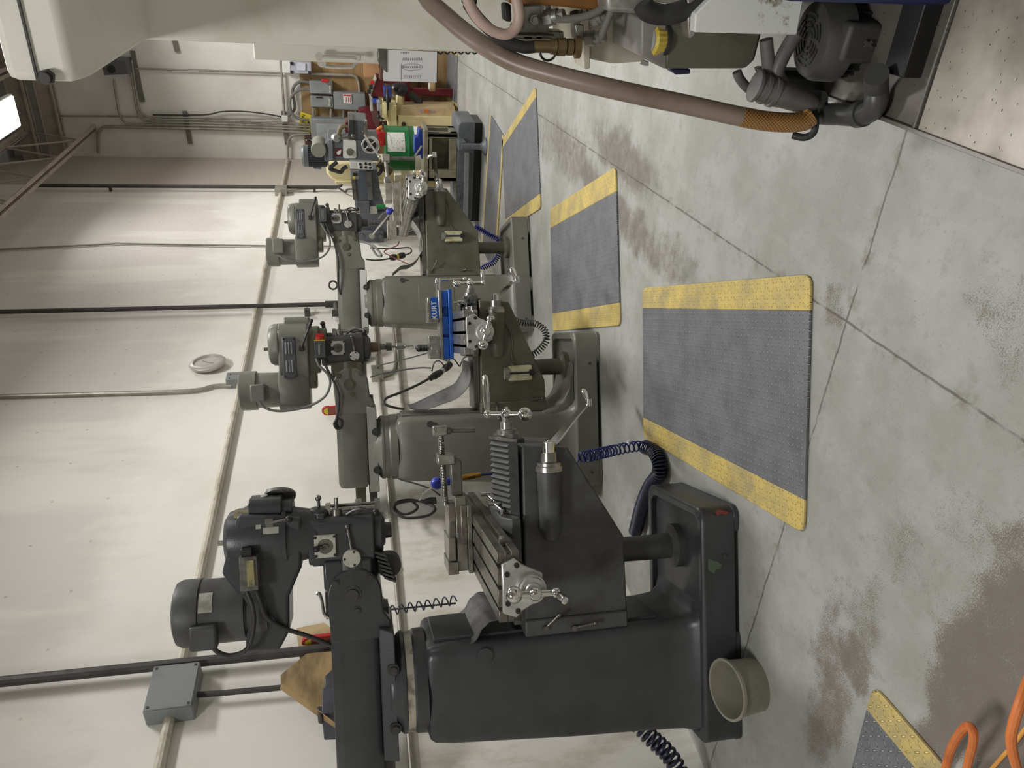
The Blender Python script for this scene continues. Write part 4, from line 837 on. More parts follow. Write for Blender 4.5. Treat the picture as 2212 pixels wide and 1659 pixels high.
# orange hose in the corner
ORG = mat('orange_hose_jacket', (206, 116, 56), .5, 0, (178, 92, 44), 8)
run('orange_hose', 'thick orange hose loop arching over the floor at the bottom corner beside the mat', [atZ(2040, 1672, .02), atZ(2052, 1625, .06), atZ(2068, 1592, .10), atZ(2088, 1569, .13), atZ(2101, 1578, .13), atZ(2102, 1605, .11), atZ(2093, 1640, .06), atZ(2086, 1675, .03)], .0105, ORG, 'hose', sm=6)
run('orange_hose', 'thick orange hose curving up out of the very corner of the picture', [atZ(2240, 1430, .012), atZ(2222, 1468, .05), atZ(2203, 1520, .09), atZ(2190, 1562, .10), atZ(2184, 1598, .10), atZ(2190, 1635, .08), atZ(2202, 1675, .04), atZ(2215, 1700, .012)], .0115, ORG, 'hose', sm=6)
run('yellow_cord', 'thin yellow orange cord lying on the floor under the corner hose', [atZ(2225, 1560, .006), atZ(2190, 1608, .006), atZ(2165, 1635, .006), atZ(2130, 1675, .006)], .005, mat('amber_cord', (218, 156, 76), .5), 'cord', sm=4)
# ------------------------------------------------------------------ things against the wall behind the mills
def quad_sheet(name, label, pix, X, m, th=.006, cat='cardboard', lean=None):
    P = [atX(x, y, X + (lean[i] if lean else 0)) for i, (x, y) in enumerate(pix)]
    b = B(); a = [b.bm.verts.new(p) for p in P]; c = [b.bm.verts.new(p + V((-th, 0, 0))) for p in P]; n = len(P)
    b.face(a); b.face(list(reversed(c)))
    for i in range(n): b.face([a[i], c[i], c[(i + 1) % n], a[(i + 1) % n]])
    return tag(b.done(name, m), label, cat) if label else b.done(name, m)
o = quad_sheet('cardboard_sheet', 'folded brown cardboard box flattened against the wall above the dark mill ram', [(606, 1458), (662, 1412), (735, 1405), (735, 1500), (735, 1575), (690, 1547), (607, 1480)], XW + .16, CARD)
f = B(); pp = [atX(x, y, XW + .2 + d) for x, y, d in ((604, 1488, 0), (690, 1550, 0), (735, 1580, 0), (735, 1570, .03), (690, 1535, .05), (608, 1477, .02))]
f.loft([pp[:3], list(reversed(pp[3:]))], cap=False, closed=False); fo = f.done('cardboard_flap', CARD); fo.parent = o
quad_sheet('cardboard_sheet', 'pale torn cardboard flap standing on the wall behind the red paddle and black iron pipe', [(640, 1357), (700, 1345), (735, 1370), (735, 1425), (648, 1428)], XW + .03, mat('pale_cardboard', (196, 172, 132), .8, 0, (160, 138, 100), 4))
t = thing('disconnect_switch', 'dark slate electrical disconnect box partly hidden by the dark mill ram', 'electrical box', atX(735, 1495, XW + .25))
def boxX(pix, X, d, name, m, t, bev=.006):
    P = [atX(x, y, X) for x, y in pix]; b = B(); b.loft([P, [p - V((d, 0, 0)) for p in P]]); return put(b, name, m, t, bev)
SLATE = mat('slate_enamel', (70, 72, 82), .5, 0, (54, 56, 62), 7)
boxX([(696, 1484), (740, 1484), (740, 1538), (694, 1540)], XW + .25, .2, 'box', SLATE, t)
boxX([(701, 1460), (722, 1440), (740, 1440), (740, 1486), (701, 1488)], XW + .24, .16, 'sloped_cover', SLATE, t)
boxX([(684, 1525), (695, 1524), (696, 1548), (686, 1546)], XW + .24, .06, 'conduit_hub', IRON, t)
PAD = mat('worn_red_rim', (178, 38, 40), .45)
def paddle(label, pix, X):
    """oblong plaque standing out from the wall, red rim, label facing away from the mill"""
    P = [atX(x, y, X) for x, y in pix]; cz = [p.z for p in P]; y0 = (P[0].y + P[1].y) / 2; zt, zb = max(cz), min(cz)
    t = thing('warning_paddle', label, 'sign', (XW + .0002, y0, zb))
    h = zt - zb; w = .075
    out = [(w * .5 + w * .5 * math.cos(a), h - w * .5 + w * .5 * math.sin(a)) for a in [PI * i / 12 for i in range(13)]] + [(0, 0), (w, 0)]
    out = [(w, 0)] + out[:13] + [(0, 0)]
    B().prism(out, 'y', -.012, .012).done('rim', PAD, t, .004)
    inn = [(w * .5 + (x - w * .5) * .8, h * .03 + z * .9) for x, z in out]
    B().prism(inn, 'y', -.0132, .0132).done('label_panel', mat('brown_red_label', (150, 70, 54), .5, 0, (120, 84, 70), 16), t)
    B().prism([(x, z) for x, z in inn if z > h * .6], 'y', -.0142, .0142).done('yellow_label', YEL, t)
paddle('red rimmed upright paddle with a yellow label rising behind the middle mill ram', ((694, 870), (752, 872)), XW + .1)
paddle('red rimmed upright paddle rising behind the dark mill ram beside pale cardboard', ((650, 1364), (735, 1366)), XW + .1)
t = local_thing('bent_wrench', 'bright chrome bent wrench hooked over the far side of the dark mill ram', 'wrench', F1, -.33, .11, 1.66)
pw = [F1.side(x, y, .1) - V((-.33, .11, 1.66)) for x, y in ((684, 1284), (689, 1281), (695, 1296), (700, 1325), (712, 1334))]
B().tube(pw, .007, 8, 4).done('handle', CHROME, t)
B().box(pw[2].x - .09, pw[2].x + .03, .0, .09, -.06, .03).done('small_box', mat('small_grey_box', (112, 112, 106), .5), t, .004)
# hanging cords with twist-lock connectors
def cordrun(name, label, pts, r=.008, m=DCORD, plugs=()):
    o = run(name, label, pts, r, m, 'cord', sm=8)
    for i, (a, c, rr, pm) in enumerate(plugs): B().cyl(a, c, rr * .9, rr, n=14).cyl(V(a).lerp(V(c), .35), V(a).lerp(V(c), .75), rr * 1.12, n=14).done('connector', pm, o)
    return o
W = lambda x, y, X=-3.12: atX(x, y, X)
cx_, cy_ = 882, 1094
pts = [W(845, 860), W(862, 905, -3.2), W(880, 1020, -3.25), W(905, 1045, -3.25), W(948, 1064, -3.22)]
cordrun('hanging_cord', 'grey cord crossing the wall from the middle mill column to behind the dark mill vise', [W(848, 1018, -3.25), W(862, 1034, -3.25), W(895, 1044, -3.25), W(930, 1056, -3.25), W(950, 1070, -3.25)], .006, CORD)
loop = [W(938, 1085, -3.2), W(915, 1082, -3.2), W(880, 1083, -3.2), W(855, 1090, -3.2), W(850, 1104, -3.19), W(870, 1117, -3.19), W(900, 1118, -3.2), W(928, 1112, -3.2), W(940, 1098, -3.2), W(920, 1086, -3.21), W(885, 1080, -3.21), W(858, 1085, -3.21), W(853, 1098, -3.21), W(868, 1110, -3.21), W(888, 1108, -3.21), W(902, 1096, -3.21), W(892, 1084, -3.22)]
cordrun('extension_cord', 'coil of thick black cord with a plug, tied up behind the dark mill head', loop, .009, DCORD, [(W(918, 1084, -3.2), W(942, 1081, -3.2), .022, RUB)])
cordrun('hanging_cord', 'black cord looping down to a ribbed inline connector by the middle mill column', [W(872, 884, -3.2), W(850, 880, -3.15), W(830, 872, -3.12), W(835, 860, -3.1), W(865, 848, -3.1), W(905, 830, -3.1), W(935, 813, -3.1), W(950, 803, -3.1), W(975, 790, -3.1), W(968, 780, -3.1), W(958, 776, -3.1)], .010, DCORD,
        [(W(930, 817, -3.1), W(952, 804, -3.1), .026, RUB), (W(957, 800, -3.1), W(972, 788, -3.1), .026, RUB), (W(950, 805, -3.1), W(960, 798, -3.1), .020, PLATE)])
cordrun('hanging_cord', 'thin black cord running from the wall outlet to the middle mill vise', [W(815, 800, -3.3), W(820, 790, -3.2), W(850, 782, -2.9), W(890, 772, -2.7), W(925, 762, -2.55)], .005)
coil_p = [W(800, 815, -3.2), W(830, 806, -3.15), W(900, 795, -3.0), W(930, 795, -2.9)]
oc = cordrun('hanging_cord', 'black cord from the outlet ending in a curly section beside the middle mill table', coil_p, .006)
sc_ = (B().tube(coil_pts([W(930, 792, -2.85), W(965, 785, -2.85), W(1008, 780, -2.85)], .032, .11, 14), .0055, 6, 1).done('curly_section', DCORD, oc))
cordrun('hanging_cord', 'black cord with a black and yellow inline connector behind the farthest mill', [W(790, 560, -3.1), W(815, 562, -3.1), W(845, 558, -3.1), W(872, 552, -3.1), W(888, 545, -3.1), W(886, 536, -3.1), W(874, 535, -3.1), W(850, 537, -3.1), W(800, 536, -3.1)], .008, DCORD,
        [(W(843, 557, -3.1), W(856, 555, -3.1), .03, RUB), (W(860, 554, -3.1), W(873, 551, -3.1), .03, RUB), (W(853, 556, -3.1), W(861, 554, -3.1), .024, YEL)])
cordrun('hanging_cord', 'dark red cord drooping below the farthest mill table end', [W(862, 522, -2.9), W(858, 530, -2.95), W(845, 536, -3.0), W(832, 541, -3.05), W(832, 547, -3.05), W(850, 556, -3.05), W(885, 572, -3.0)], .006, mat('dark_red_cord', (110, 44, 46), .5))
cordrun('hanging_cord', 'thick grey hose cord curving down behind the farthest mill ram', [W(770, 520, -3.0), W(790, 524, -3.0), W(808, 532, -3.0), W(820, 545, -3.0), W(824, 553, -3.0), W(815, 552, -3.05), W(806, 540, -3.05), W(800, 528, -3.1)], .012, CORD)
# ------------------------------------------------------------------ tall white machining centre on the right (front face of its column at Y 2.7, side at X -.37)
t = cnc = thing('machining_centre', 'tall white enamelled machining centre with its coolant pump and hoses along the right edge', 'machine tool', (0, 2.3, 0))
def P3(pix, Y): return [atY(x, y, Y) for x, y in pix]
def slab(pix, Y, d, name, m, t, bev=.004, ang=35, Y1=None):
    """outline measured on the plane Y, given real depth d away from the camera"""
    P = P3(pix, Y); b = B(); b.loft([P, [p + V((0, d, 0)) for p in P]]); return put(b, name, m, t, bev, ang)
XS = -.37
zt = 1.5 + .2157 * 2.7
DW = mat('dirty_white_enamel', (214, 213, 205), .38, 0, (190, 186, 170), 4, .45, .8)
b = B(); b.box(XS, .9, 2.7, 3.5, .95, zt + .02); put(b, 'column_panel', WHITEM, t, .006)
zb2, zt2 = 1.5 + 1.99 * .2927, 1.5 + 1.99 * .3742
b = B(); P_ = [(1.99, zb2 + .02), (1.99, zt2), (3.0, zt2), (3.0, zt), (2.7, zt), (2.06, zb2)]
b.loft([[(XS, y, z) for y, z in P_], [(.9, y, z) for y, z in P_]]); put(b, 'head_cover', WHITEM, t, .02)
q = atY(103, 165, 1.99); 
b = B(); b.cyl((q.x, 1.99, q.z), (q.x, 1.975, q.z), .017, n=6).cyl((q.x, 1.976, q.z), (q.x, 1.965, q.z), .012); put(b, 'cover_bolt', IRON, t)
b = B(); b.box(XS + .001, .9, 1.984, 1.991, zb2 + .095, zb2 + .10); put(b, 'cover_seam', IRON, t)
b = B(); b.box(-.2, .9, 2.1, 2.6, zt - .35, zt + .3); 
b.bm.free()
# narrow enclosure edge behind the column
b = B(); q0, q1 = atY(552, 124, 3.2), atY(880, 128, 3.2); b.box(-.425 * 1.0 - .06, -.36, 3.15, 3.35, q1.z, q0.z); put(b, 'side_cabinet', CREAM if False else WHITEM, t, .006)
b = B(); b.box(-.17, .9, 2.35, 3.4, .15, 1.35); put(b, 'machine_body', WHITEM, t, .01)
# cast bed and lower column
BED = mat('oily_cream_casting', (190, 184, 168), .5, 0, (150, 142, 124), 6, .4, .7)
slab([(1272, -40), (1395, -40), (1393, 133), (1325, 138), (1275, 128)], 2.45, .5, 'bed_casting', BED, t, .006)
slab([(1255, 20), (1272, 20), (1276, 148), (1262, 150)], 2.40, .12, 'bed_flange', BED, t, .004)
b = B(); q = atY(1050, 95, 2.68)
# amber sight panel along the top edge
slab([(1098, -30), (1312, -30), (1308, 26), (1210, 14), (1135, 8), (1100, 8)], 2.2, .12, 'amber_panel', mat('amber_panel', (124, 82, 34), .3, 0, (100, 66, 28), 5), t, .006)
# lubrication manifold
AL2 = mat('dirty_aluminium', (172, 170, 166), .4, .6, (128, 124, 118), 14, .4, .65, .1, 60)
slab([(1128, 10), (1186, 8), (1186, 88), (1116, 86), (1118, 60), (1128, 58)], 2.28, .12, 'manifold_block', AL2, t, .006)
slab([(1190, 66), (1218, 68), (1218, 92), (1188, 90)], 2.30, .06, 'manifold_port', AL2, t, .004)
slab([(1176, 10), (1192, 10), (1192, 50), (1176, 48)], 2.24, .05, 'manifold_clamp', AL2, t, .003)
slab([(1088, 8), (1104, 8), (1106, 48), (1090, 46)], 2.3, .05, 'solenoid_valve', RUB, t, .006)
slab([(1242, 52), (1262, 54), (1262, 90), (1246, 88)], 2.26, .06, 'manifold_clamp', AL2, t, .003)
q = atY(1152, 41, 2.28); b = B(); b.cyl(q, q - V((0, .02, 0)), .014, n=6).cyl(q - V((0, .02, 0)), q - V((0, .03, 0)), .008); put(b, 'port_plug', STEEL, t)
for x, y in ((1124, 80), (1146, 80), (1172, 80)):
    q = atY(x, y, 2.27); b = B(); b.cyl(q + V((0, 0, .02)), q - V((0, 0, .03)), .011, n=12); put(b, 'manifold_bolt', STEEL, t)
RUBG = mat('grey_oil_line', (120, 118, 112), .5)
def fitting(x, y, Y, r, ax, name='hose_fitting', m=AL2):
    q = atY(x, y, Y); a = nrm(V(ax)); b = B(); b.cyl(q - a * r * 1.1, q, r, n=6).cyl(q, q + a * r * .7, r * .8).cyl(q + a * r * .7, q + a * r * 1.5, r * .62, n=6); put(b, name, m, t)
fitting(1195, 36, 2.22, .022, (.3, -.6, -.7)); fitting(1250, 35, 2.24, .018, (.3, -.5, -.7)); fitting(1284, 82, 2.24, .022, (.2, -.6, -.8)); fitting(1296, 36, 2.26, .022, (.2, -.8, -.4))
def pipe(pix, Y, r, name, m, sm=6):
    pts = [atY(x, y, Y if not isinstance(Y, (list, tuple)) else Y[i]) for i, (x, y) in enumerate(pix)]
    b = B(); b.tube(pts, r, 12, sm); return put(b, name, m, t)
pipe([(1200, 40), (1225, 41), (1260, 36), (1290, 24), (1310, 8), (1320, -10)], 2.2, .010, 'oil_line', RUBG)
pipe([(1250, 38), (1275, 33), (1300, 22), (1316, 6)], 2.23, .008, 'oil_line', RUBG)
pipe([(1288, 84), (1298, 78), (1308, 55), (1320, 26), (1330, 10)], 2.2, .010, 'oil_line', RUBG)
# hoses
PINK = mat('faded_pink_hose', (188, 164, 154), .45, 0, (166, 138, 128), 7)
pipe([(1008, -8), (1020, 22), (1042, 50), (1068, 68), (1095, 74), (1114, 60), (1121, 36), (1118, 10), (1112, -20)], 2.16, .014, 'pink_hose', PINK)
slab([(1002, -20), (1030, -20), (1031, 10), (1003, 12)], 2.2, .06, 'hose_clamp', RUB, t, .004)
pipe([(1010, 6), (1030, 36), (1062, 68), (1095, 90), (1130, 102), (1155, 101)], 2.2, .016, 'black_hose', RUB)
def ringed(p, q, r, name, m, seq):
    a = atY(*p); c = atY(*q); b = B(); L = (c - a).length; b.lathe(a, c - a, [(L * f, r * s) for f, s in seq], 18); return put(b, name, m, t)
ringed((1152, 100, 2.2), (1252, 102, 2.2), .018, 'brass_coupling', mat('grimy_brass', (126, 110, 76), .4, .6), [(0, .9), (.36, .9), (.37, 1.1), (.42, 1.1), (.48, 1.2), (.5, 1.0), (.52, 1.3), (.68, 1.3), (.7, 1.0), (.72, 1.2), (.84, 1.2), (.85, .8), (.9, 1.6), (1, 1.6)])
b = B(); q = atY(1184, 112, 2.2); b.tube([q + V((.022 * math.cos(a), 0, .022 * math.sin(a))) for a in [PI * i / 8 for i in range(17)]], .0035, 6, 1); put(b, 'wire_ring', IRON, t)
# large suction hose sweeping across
BR = N('brown_suction_hose'); BR.b.inputs['Roughness'].default_value = .38
tc = BR.n('ShaderNodeTexCoord'); sx = BR.n('ShaderNodeSeparateXYZ'); BR.l(tc.outputs['Object'], sx.inputs[0])
amb = BR.ramp(sx.outputs[2], -.93, -1.02)
BR.l(BR.mix(BR.ramp(BR.noise(5, 5), .4, .7), srgb(138, 122, 110), srgb(116, 98, 86)), BR.b.inputs['Base Color']); BR.bump(BR.noise(60, 3), .1)
hx = [(905, -30, 2.5), (925, 0, 2.45), (960, 32, 2.4), (1005, 70, 2.33), (1060, 108, 2.25), (1120, 138, 2.2), (1200, 162, 2.14), (1300, 187, 2.08), (1400, 209, 2.04), (1500, 230, 2.02), (1590, 250, 2.0), (1650, 261, 2.0), (1700, 265, 1.99), (1735, 262, 1.99), (1748, 255, 1.99)]
pts = [atY(*p) for p in hx]; b = B(); b.tube(pts, [.024] * 3 + [.0255] * 40, 20, 6); put(b, 'suction_hose', BR.m, t)
AMB = N('amber_braided_hose'); AMB.b.inputs['Roughness'].default_value = .3; tc = AMB.n('ShaderNodeTexCoord')
wv = []
for rot in (.7, -.7):
    mp = AMB.n('ShaderNodeMapping'); mp.inputs['Rotation'].default_value = (0, rot, 0); AMB.l(tc.outputs['Object'], mp.inputs[0])
    w_ = AMB.n('ShaderNodeTexWave', wave_type='BANDS', bands_direction='X'); w_.inputs['Scale'].default_value = 48; AMB.l(mp.outputs[0], w_.inputs['Vector']); wv.append(w_.outputs['Fac'])
f = AMB.ramp(AMB.math('MAXIMUM', *wv), .72, .95)
AMB.l(AMB.mix(f, srgb(112, 74, 34), srgb(170, 130, 76)), AMB.b.inputs['Base Color']); AMB.bump(f, .3)
tail = [atY(*p) for p in [(1600, 252, 1.996), (1650, 261, 1.996), (1700, 265, 1.99), (1735, 262, 1.99), (1752, 252, 1.99)]]
b = B(); b.tube(tail, .0262, 20, 6); put(b, 'braided_hose_end', AMB.m, t)
pipe([(1755, 225, ), (1761, 255), (1758, 285), (1738, 297), (1712, 292)], [2.03, 2.0, 1.99, 2.0, 2.02], .010, 'black_hose', RUB)
# ribbed coupling and elbow at the pump
PVC = mat('grey_pvc_fitting', (104, 102, 100), .45, 0, (84, 82, 80), 6)
ringed((1628, 185, 2.04), (1690, 205, 2.03), .036, 'ribbed_coupling', PVC, [(0, .9), (.02, 1.15), (.12, 1.15), (.14, 1), (.3, 1), (.31, 1.1), (.42, 1.1), (.44, 1), (.6, 1), (.62, 1.12), (.74, 1.12), (.76, 1), (1, .96)])
ringed((1685, 203, 2.03), (1760, 226, 2.02), .034, 'reducer', PVC, [(0, 1), (.7, .95), (1, .6)])
pts = [atY(1765, 212, 2.02), atZ(1766, 236, .215), atZ(1778, 246, .20), atZ(1812, 247, .19), atZ(1850, 248, .185), atZ(1880, 240, .185), atZ(1892, 220, .19), atZ(1893, 190, .2), atZ(1893, 160, .24)]
b = B(); b.tube(pts, .029, 16, 6); put(b, 'pipe_elbow', mat('dark_pvc', (66, 66, 66), .4, 0, (54, 54, 54), 6), t)
a_, c_ = atZ(1852, 248, .185), atZ(1866, 245, .185); b = B(); b.cyl(a_, c_, .034); put(b, 'elbow_collar', mat('dark_pvc', (66, 66, 66)), t)
pipe([(1592, 155), (1598, 170), (1615, 190), (1640, 205)], 2.1, .013, 'grey_hose', PVC)
pipe([(1655, 85), (1658, 120), (1662, 150), (1675, 172), (1690, 190)], 2.06, .018, 'grey_hose', PVC)
pipe([(1718, 75), (1700, 105), (1685, 135), (1678, 160), (1690, 185)], 2.05, .020, 'grey_hose', PVC)
# corrugated hose over the reservoir
pipe([(1388, 8), (1400, 24), (1430, 32), (1465, 26), (1500, 10), (1530, -20)], 2.05, .026, 'corrugated_hose', RUB)
slab([(1308, -30), (1398, -30), (1398, 16), (1385, 30), (1312, 26)], 2.1, .1, 'coolant_elbow', AL2, t, .02)
# oil reservoir with a yellow cap
RES = mat('olive_grey_reservoir', (96, 93, 80), .38, 0, (78, 76, 62), 4, .45, .7)
slab([(1440, 58), (1655, 40), (1632, 130), (1612, 149), (1437, 149), (1435, 140)], 2.12, .16, 'oil_reservoir', RES, t, .01)
slab([(1386, 40), (1442, 42), (1442, 148), (1436, 149), (1384, 122)], 2.12, .26, 'reservoir_top', mat('grey_reservoir_top', (140, 136, 132), .45, 0, (120, 116, 110), 6), t, .008)
qc = atY(1424, 86, 2.15); b = B(); n_ = 40
ax = V((0, -.25, 1)).normalized(); rings = []
for z, r0 in ((0, .040), (.028, .041), (.034, .036)):
    u1 = ax.orthogonal().normalized(); w1 = ax.cross(u1)
    rings.append([qc + ax * z + (u1 * math.cos(2 * PI * i / n_) + w1 * math.sin(2 * PI * i / n_)) * (r0 + (.0025 if i % 2 and z < .03 else 0)) for i in range(n_)])
b.loft(rings); put(b, 'yellow_cap', mat('mustard_cap', (206, 182, 76), .35, 0, (186, 160, 64), 9), t, 0, 20)
b = B(); b.cyl(qc - ax * .012, qc + ax * .002, .047); put(b, 'cap_collar', RUB, t)
b = B(); b.cyl(qc + ax * .034, qc + ax * .037, .034, n=30); put(b, 'cap_top', mat('grey_cap_top', (168, 166, 170), .4), t)
slab([(1445, 149), (1492, 149), (1492, 160), (1462, 162)], 2.14, .06, 'blue_valve', mat('navy_valve', (34, 38, 72), .4), t, .004)
slab([(1395, 133), (1402, 133), (1402, 143), (1388, 142)], 2.16, .03, 'mount_lug', AL2, t, .002)
# stained white cover
SW = N('stained_white_cover'); SW.b.inputs['Roughness'].default_value = .4
g = SW.ramp(SW.noise(9, 6, .75), .52, .66); SW.l(SW.mix(g, srgb(222, 224, 222), srgb(116, 104, 80)), SW.b.inputs['Base Color'])
slab([(1502, 30), (1562, -30), (1742, -30), (1722, 76), (1500, 70)], 2.0, .05, 'stained_cover', SW.m, t, .004)
slab([(1485, -30), (1504, -30), (1502, 76), (1490, 84), (1486, 60)], 2.03, .05, 'cover_bracket', AL2, t, .003)
# coolant pump motor (axis roughly vertical, fan cowl on top)
MB = mat('grimy_black_motor', (46, 46, 45), .5, 0, (34, 34, 34), 9, .4, .7, .25, 90)
MG = mat('dusty_grey_cowl', (70, 69, 66), .55, 0, (56, 55, 52), 8, .4, .7, .2, 90)
c0 = atY(1766, 86, 2.06); ax = V((.03, -.05, -1)).normalized(); fwd = V((0, -1, 0))
b = B(); b.lathe(c0 + ax * .035, ax, [(0, .084), (.30, .084), (.305, .10), (.35, .105), (.36, .12), (.375, .12)], 32)
for i in range(22):
    a = 2 * PI * i / 22; u1 = ax.orthogonal().normalized(); w1 = ax.cross(u1); d = u1 * math.cos(a) + w1 * math.sin(a)
    b.obox(c0 + ax * .18 + d * .086, (.26, .014, .006), (ax, d, ax.cross(d)))
put(b, 'motor_body', MB, t)
b = B(); b.lathe(c0, ax, [(-.028, .072), (-.02, .092), (0, .103), (.055, .106), (.058, .10)], 36); put(b, 'fan_cowl', MG, t)
b = B(); u1 = ax.orthogonal().normalized(); w1 = ax.cross(u1)
for r0 in (.022, .036, .050, .064):
    for j in range(6):
        a0 = 2 * PI * j / 6 + .12 + r0 * 6; a1 = a0 + .78
        for i in range(5):
            a = a0 + (a1 - a0) * (i + .5) / 5; d = u1 * math.cos(a) + w1 * math.sin(a); b.obox(c0 - ax * .0285 + d * r0, (.004, .007, r0 * .17), (ax, d, ax.cross(d)))
put(b, 'cowl_slots', BLACK, t)
tb = atY(1880, 95, 1.94); b = B(); b.obox(tb + V((.0, .03, 0)), (.10, .05, .145), (V((.98, -.1, 0)), V((.1, .98, .1)), V((0, -.1, 1)))); mtb = put(b, 'terminal_box', MG, t, .012)
slab([(1866, 92), (1872, 86), (1877, 91), (1884, 87), (1888, 92), (1882, 96), (1888, 103), (1881, 105), (1876, 100), (1870, 104), (1866, 99), (1871, 96)], 1.935, .006, 'cast_logo', mat('cast_mark', (78, 76, 74), .5), t, .001)
pipe([(1926, -10), (1948, 16), (1958, 38), (1954, 62), (1940, 76)], 1.98, .020, 'flexible_conduit', mat('grey_flex_conduit', (126, 120, 110), .5, 0, (104, 98, 90), 9))
ringed((1950, 62, 1.97), (1936, 82, 1.97), .024, 'conduit_connector', mat('grey_flex_conduit', (126, 120, 110)), [(0, 1), (.6, 1.05), (1, 1.0)])
b = B(); b.lathe(c0 + ax * .375, ax, [(0, .12), (.02, .125), (.02, .085), (.08, .075), (.1, .06)], 30); put(b, 'pump_flange', MB, t)
slab([(1885, 150), (1932, 140), (1950, 175), (1935, 198), (1890, 196)], 2.0, .1, 'pump_housing', MB, t, .01)
slab([(1650, 152), (1800, 158), (1825, 205), (1700, 215)], 2.14, .1, 'pump_manifold', MB, t, .02)
# blue sheet metal along the very edge
slab([(1700, -60), (2170, -60), (2168, 6), (2148, 14), (1990, 12), (1780, 6), (1700, 4)], 1.72, .8, 'blue_skirt', mat('navy_skirt', (36, 44, 82), .4, 0, (28, 34, 62), 5), t, .02)
# chip tray
TR = mat('smeared_tray_steel', (158, 152, 142), .42, .35, (118, 112, 102), 5, .35, .7, .15, 50)
zt_ = .15
e0, e1, e2 = atZ(1858, 246, zt_), atZ(1985, 282, zt_), atZ(2240, 372, zt_)
b = B(); xe = e1.x
b.box(xe, .9, e1.y + .012, 2.25, .115, zt_); put(b, 'sump_plate', mat('shade_dark_sump_steel', (112, 108, 101), .42, .3, (84, 80, 74), 5, .35, .7, .15, 50), t, .003)  # steel tone darkened to carry the machine body's shadow around the pump
b = B(); b.box(xe, .9, .6, e1.y, .115, zt_ + .006); put(b, 'chip_tray', TR, t, .003)
b = B(); b.box(xe - .006, xe + .004, .6, 2.25, .10, zt_ + .014).box(xe, .9, e1.y + .004, e1.y + .010, .1, zt_ + .012); put(b, 'tray_rim', mat('tray_rim_steel', (120, 116, 112), .4, .5), t, .001)
b = B(); b.box(xe + .22, xe + .25, e1.y + .03, 2.2, zt_, zt_ + .09); b.bm.free(); b = B(); b.box(xe + .11, .9, e1.y + .05, e1.y + .13, zt_, zt_ + .05); put(b, 'tray_stand', mat('black_frame', (22, 22, 24), .4), t, .003)
b = B(); b.box(xe + .03, .8, .8, 2.2, .0, .11); put(b, 'base_frame', mat('navy_base', (26, 30, 48), .4), t, .006)
b = B(); q0 = atZ(1900, 272, .02); b.box(xe - .025, xe + .04, 1.86, 1.93, .0, .09).box(xe - .035, xe + .05, 1.70, 1.84, 0, .05); put(b, 'levelling_foot', mat('navy_foot', (30, 34, 48), .4), t, .004)
q = atZ(1977, 270, zt_); b = B(); b.cyl(q, q + V((0, 0, .006)), .007, n=6); put(b, 'tray_screw', IRON, t)
b = B(); random.seed(3)
for i in range(70):
    x, y = random.uniform(1900, 2200), random.uniform(10, 330); q = atZ(x, y, zt_ + .007)
    if q.x > xe + .01: b.obox(q, (random.uniform(.002, .005), .0015, .0015))
o = put(b, 'metal_chips', STEEL, t); o['kind'] = 'stuff'
# clipboard, wrenches on the side cabinet of the machining centre
Yc = 3.12
t = thing('clipboard', 'clipboard with a printed sheet hanging on the edge of the tall white machine', 'clipboard', atY(888, 150, Yc))
slab([(822, 108), (945, 112), (946, 176), (820, 172)], Yc, .006, 'board', mat('brown_hardboard', (104, 72, 56), .6), t)
PAPER = mat('white_paper', (232, 232, 236), .7, 0, (222, 222, 228), 3)
slab([(829, 107), (944, 112), (943, 178), (828, 175)], Yc - .006, .002, 'paper_sheet', PAPER, t, 0)
slab([(816, 105), (836, 106), (836, 158), (828, 150), (816, 132)], Yc - .014, .01, 'clip', DSTEEL, t, .003)
b = B()
for y, x0, n_, h in ((128, 870, 11, 5), (145, 870, 10, 4), (166, 872, 10, 7), (114, 866, 5, 3)):
    for i in range(n_):
        x = x0 + i * 4; P_ = P3([(x, y - h / 2), (x + 1.3, y - h / 2), (x + 1.3, y + h / 2), (x, y + h / 2)], Yc - .0075); b.loft([P_, [p + V((0, .001, 0)) for p in P_]])
P_ = P3([(866, 138), (867, 138), (867.6, 174), (866.6, 174)], Yc - .0075); b.loft([P_, [p + V((0, .001, 0)) for p in P_]])
put(b, 'print', mat('grey_ink', (120, 120, 128), .7), t)
pe = [atY(890 + 22 * math.cos(a), 145 + 7 * math.sin(a), Yc - .008) for a in [2 * PI * i / 30 for i in range(31)]]
b = B(); b.tube(pe, .0006, 4, 1); put(b, 'pencil_ring', mat('grey_ink', (120, 120, 128)), t)
def wrench(label, pix, Y, r):
    t = thing('wrench', label, 'wrench', atY(*pix[0], Y)); pts = [atY(x, y, Y) for x, y in pix]
    b = B(); b.tube(pts, r, 10, 4); d = nrm(pts[-1] - pts[-2])
    put(b, 'shank', CHROME, t); b = B(); b.cyl(pts[0] - V((0, .012, 0)), pts[0] + V((0, .012, 0)), r * 2.3, n=12); put(b, 'box_end', CHROME, t)
    b = B(); b.obox(pts[-1] + d * r, (r * 3.4, r * 1.4, r * 3.6)); put(b, 'open_end', CHROME, t, .003)
wrench('chrome combination wrench lying along the edge of the white machine cabinet', [(689, 122), (730, 123), (770, 124)], 3.1, .006)
wrench('bent chrome rod hanging below the wrench beside the plywood board', [(695, 135), (702, 142), (715, 144), (755, 145), (766, 140), (768, 130)], 3.2, .007)
zz = [atY(944 + i * 7.4, 111 + (5.5 if i % 2 else 0), 3.2) for i in range(17)]
run('coiled_cable', 'thin black zigzag coiled cable hanging beside the lower white column', zz, .0035, DCORD, 'cable', sm=3)
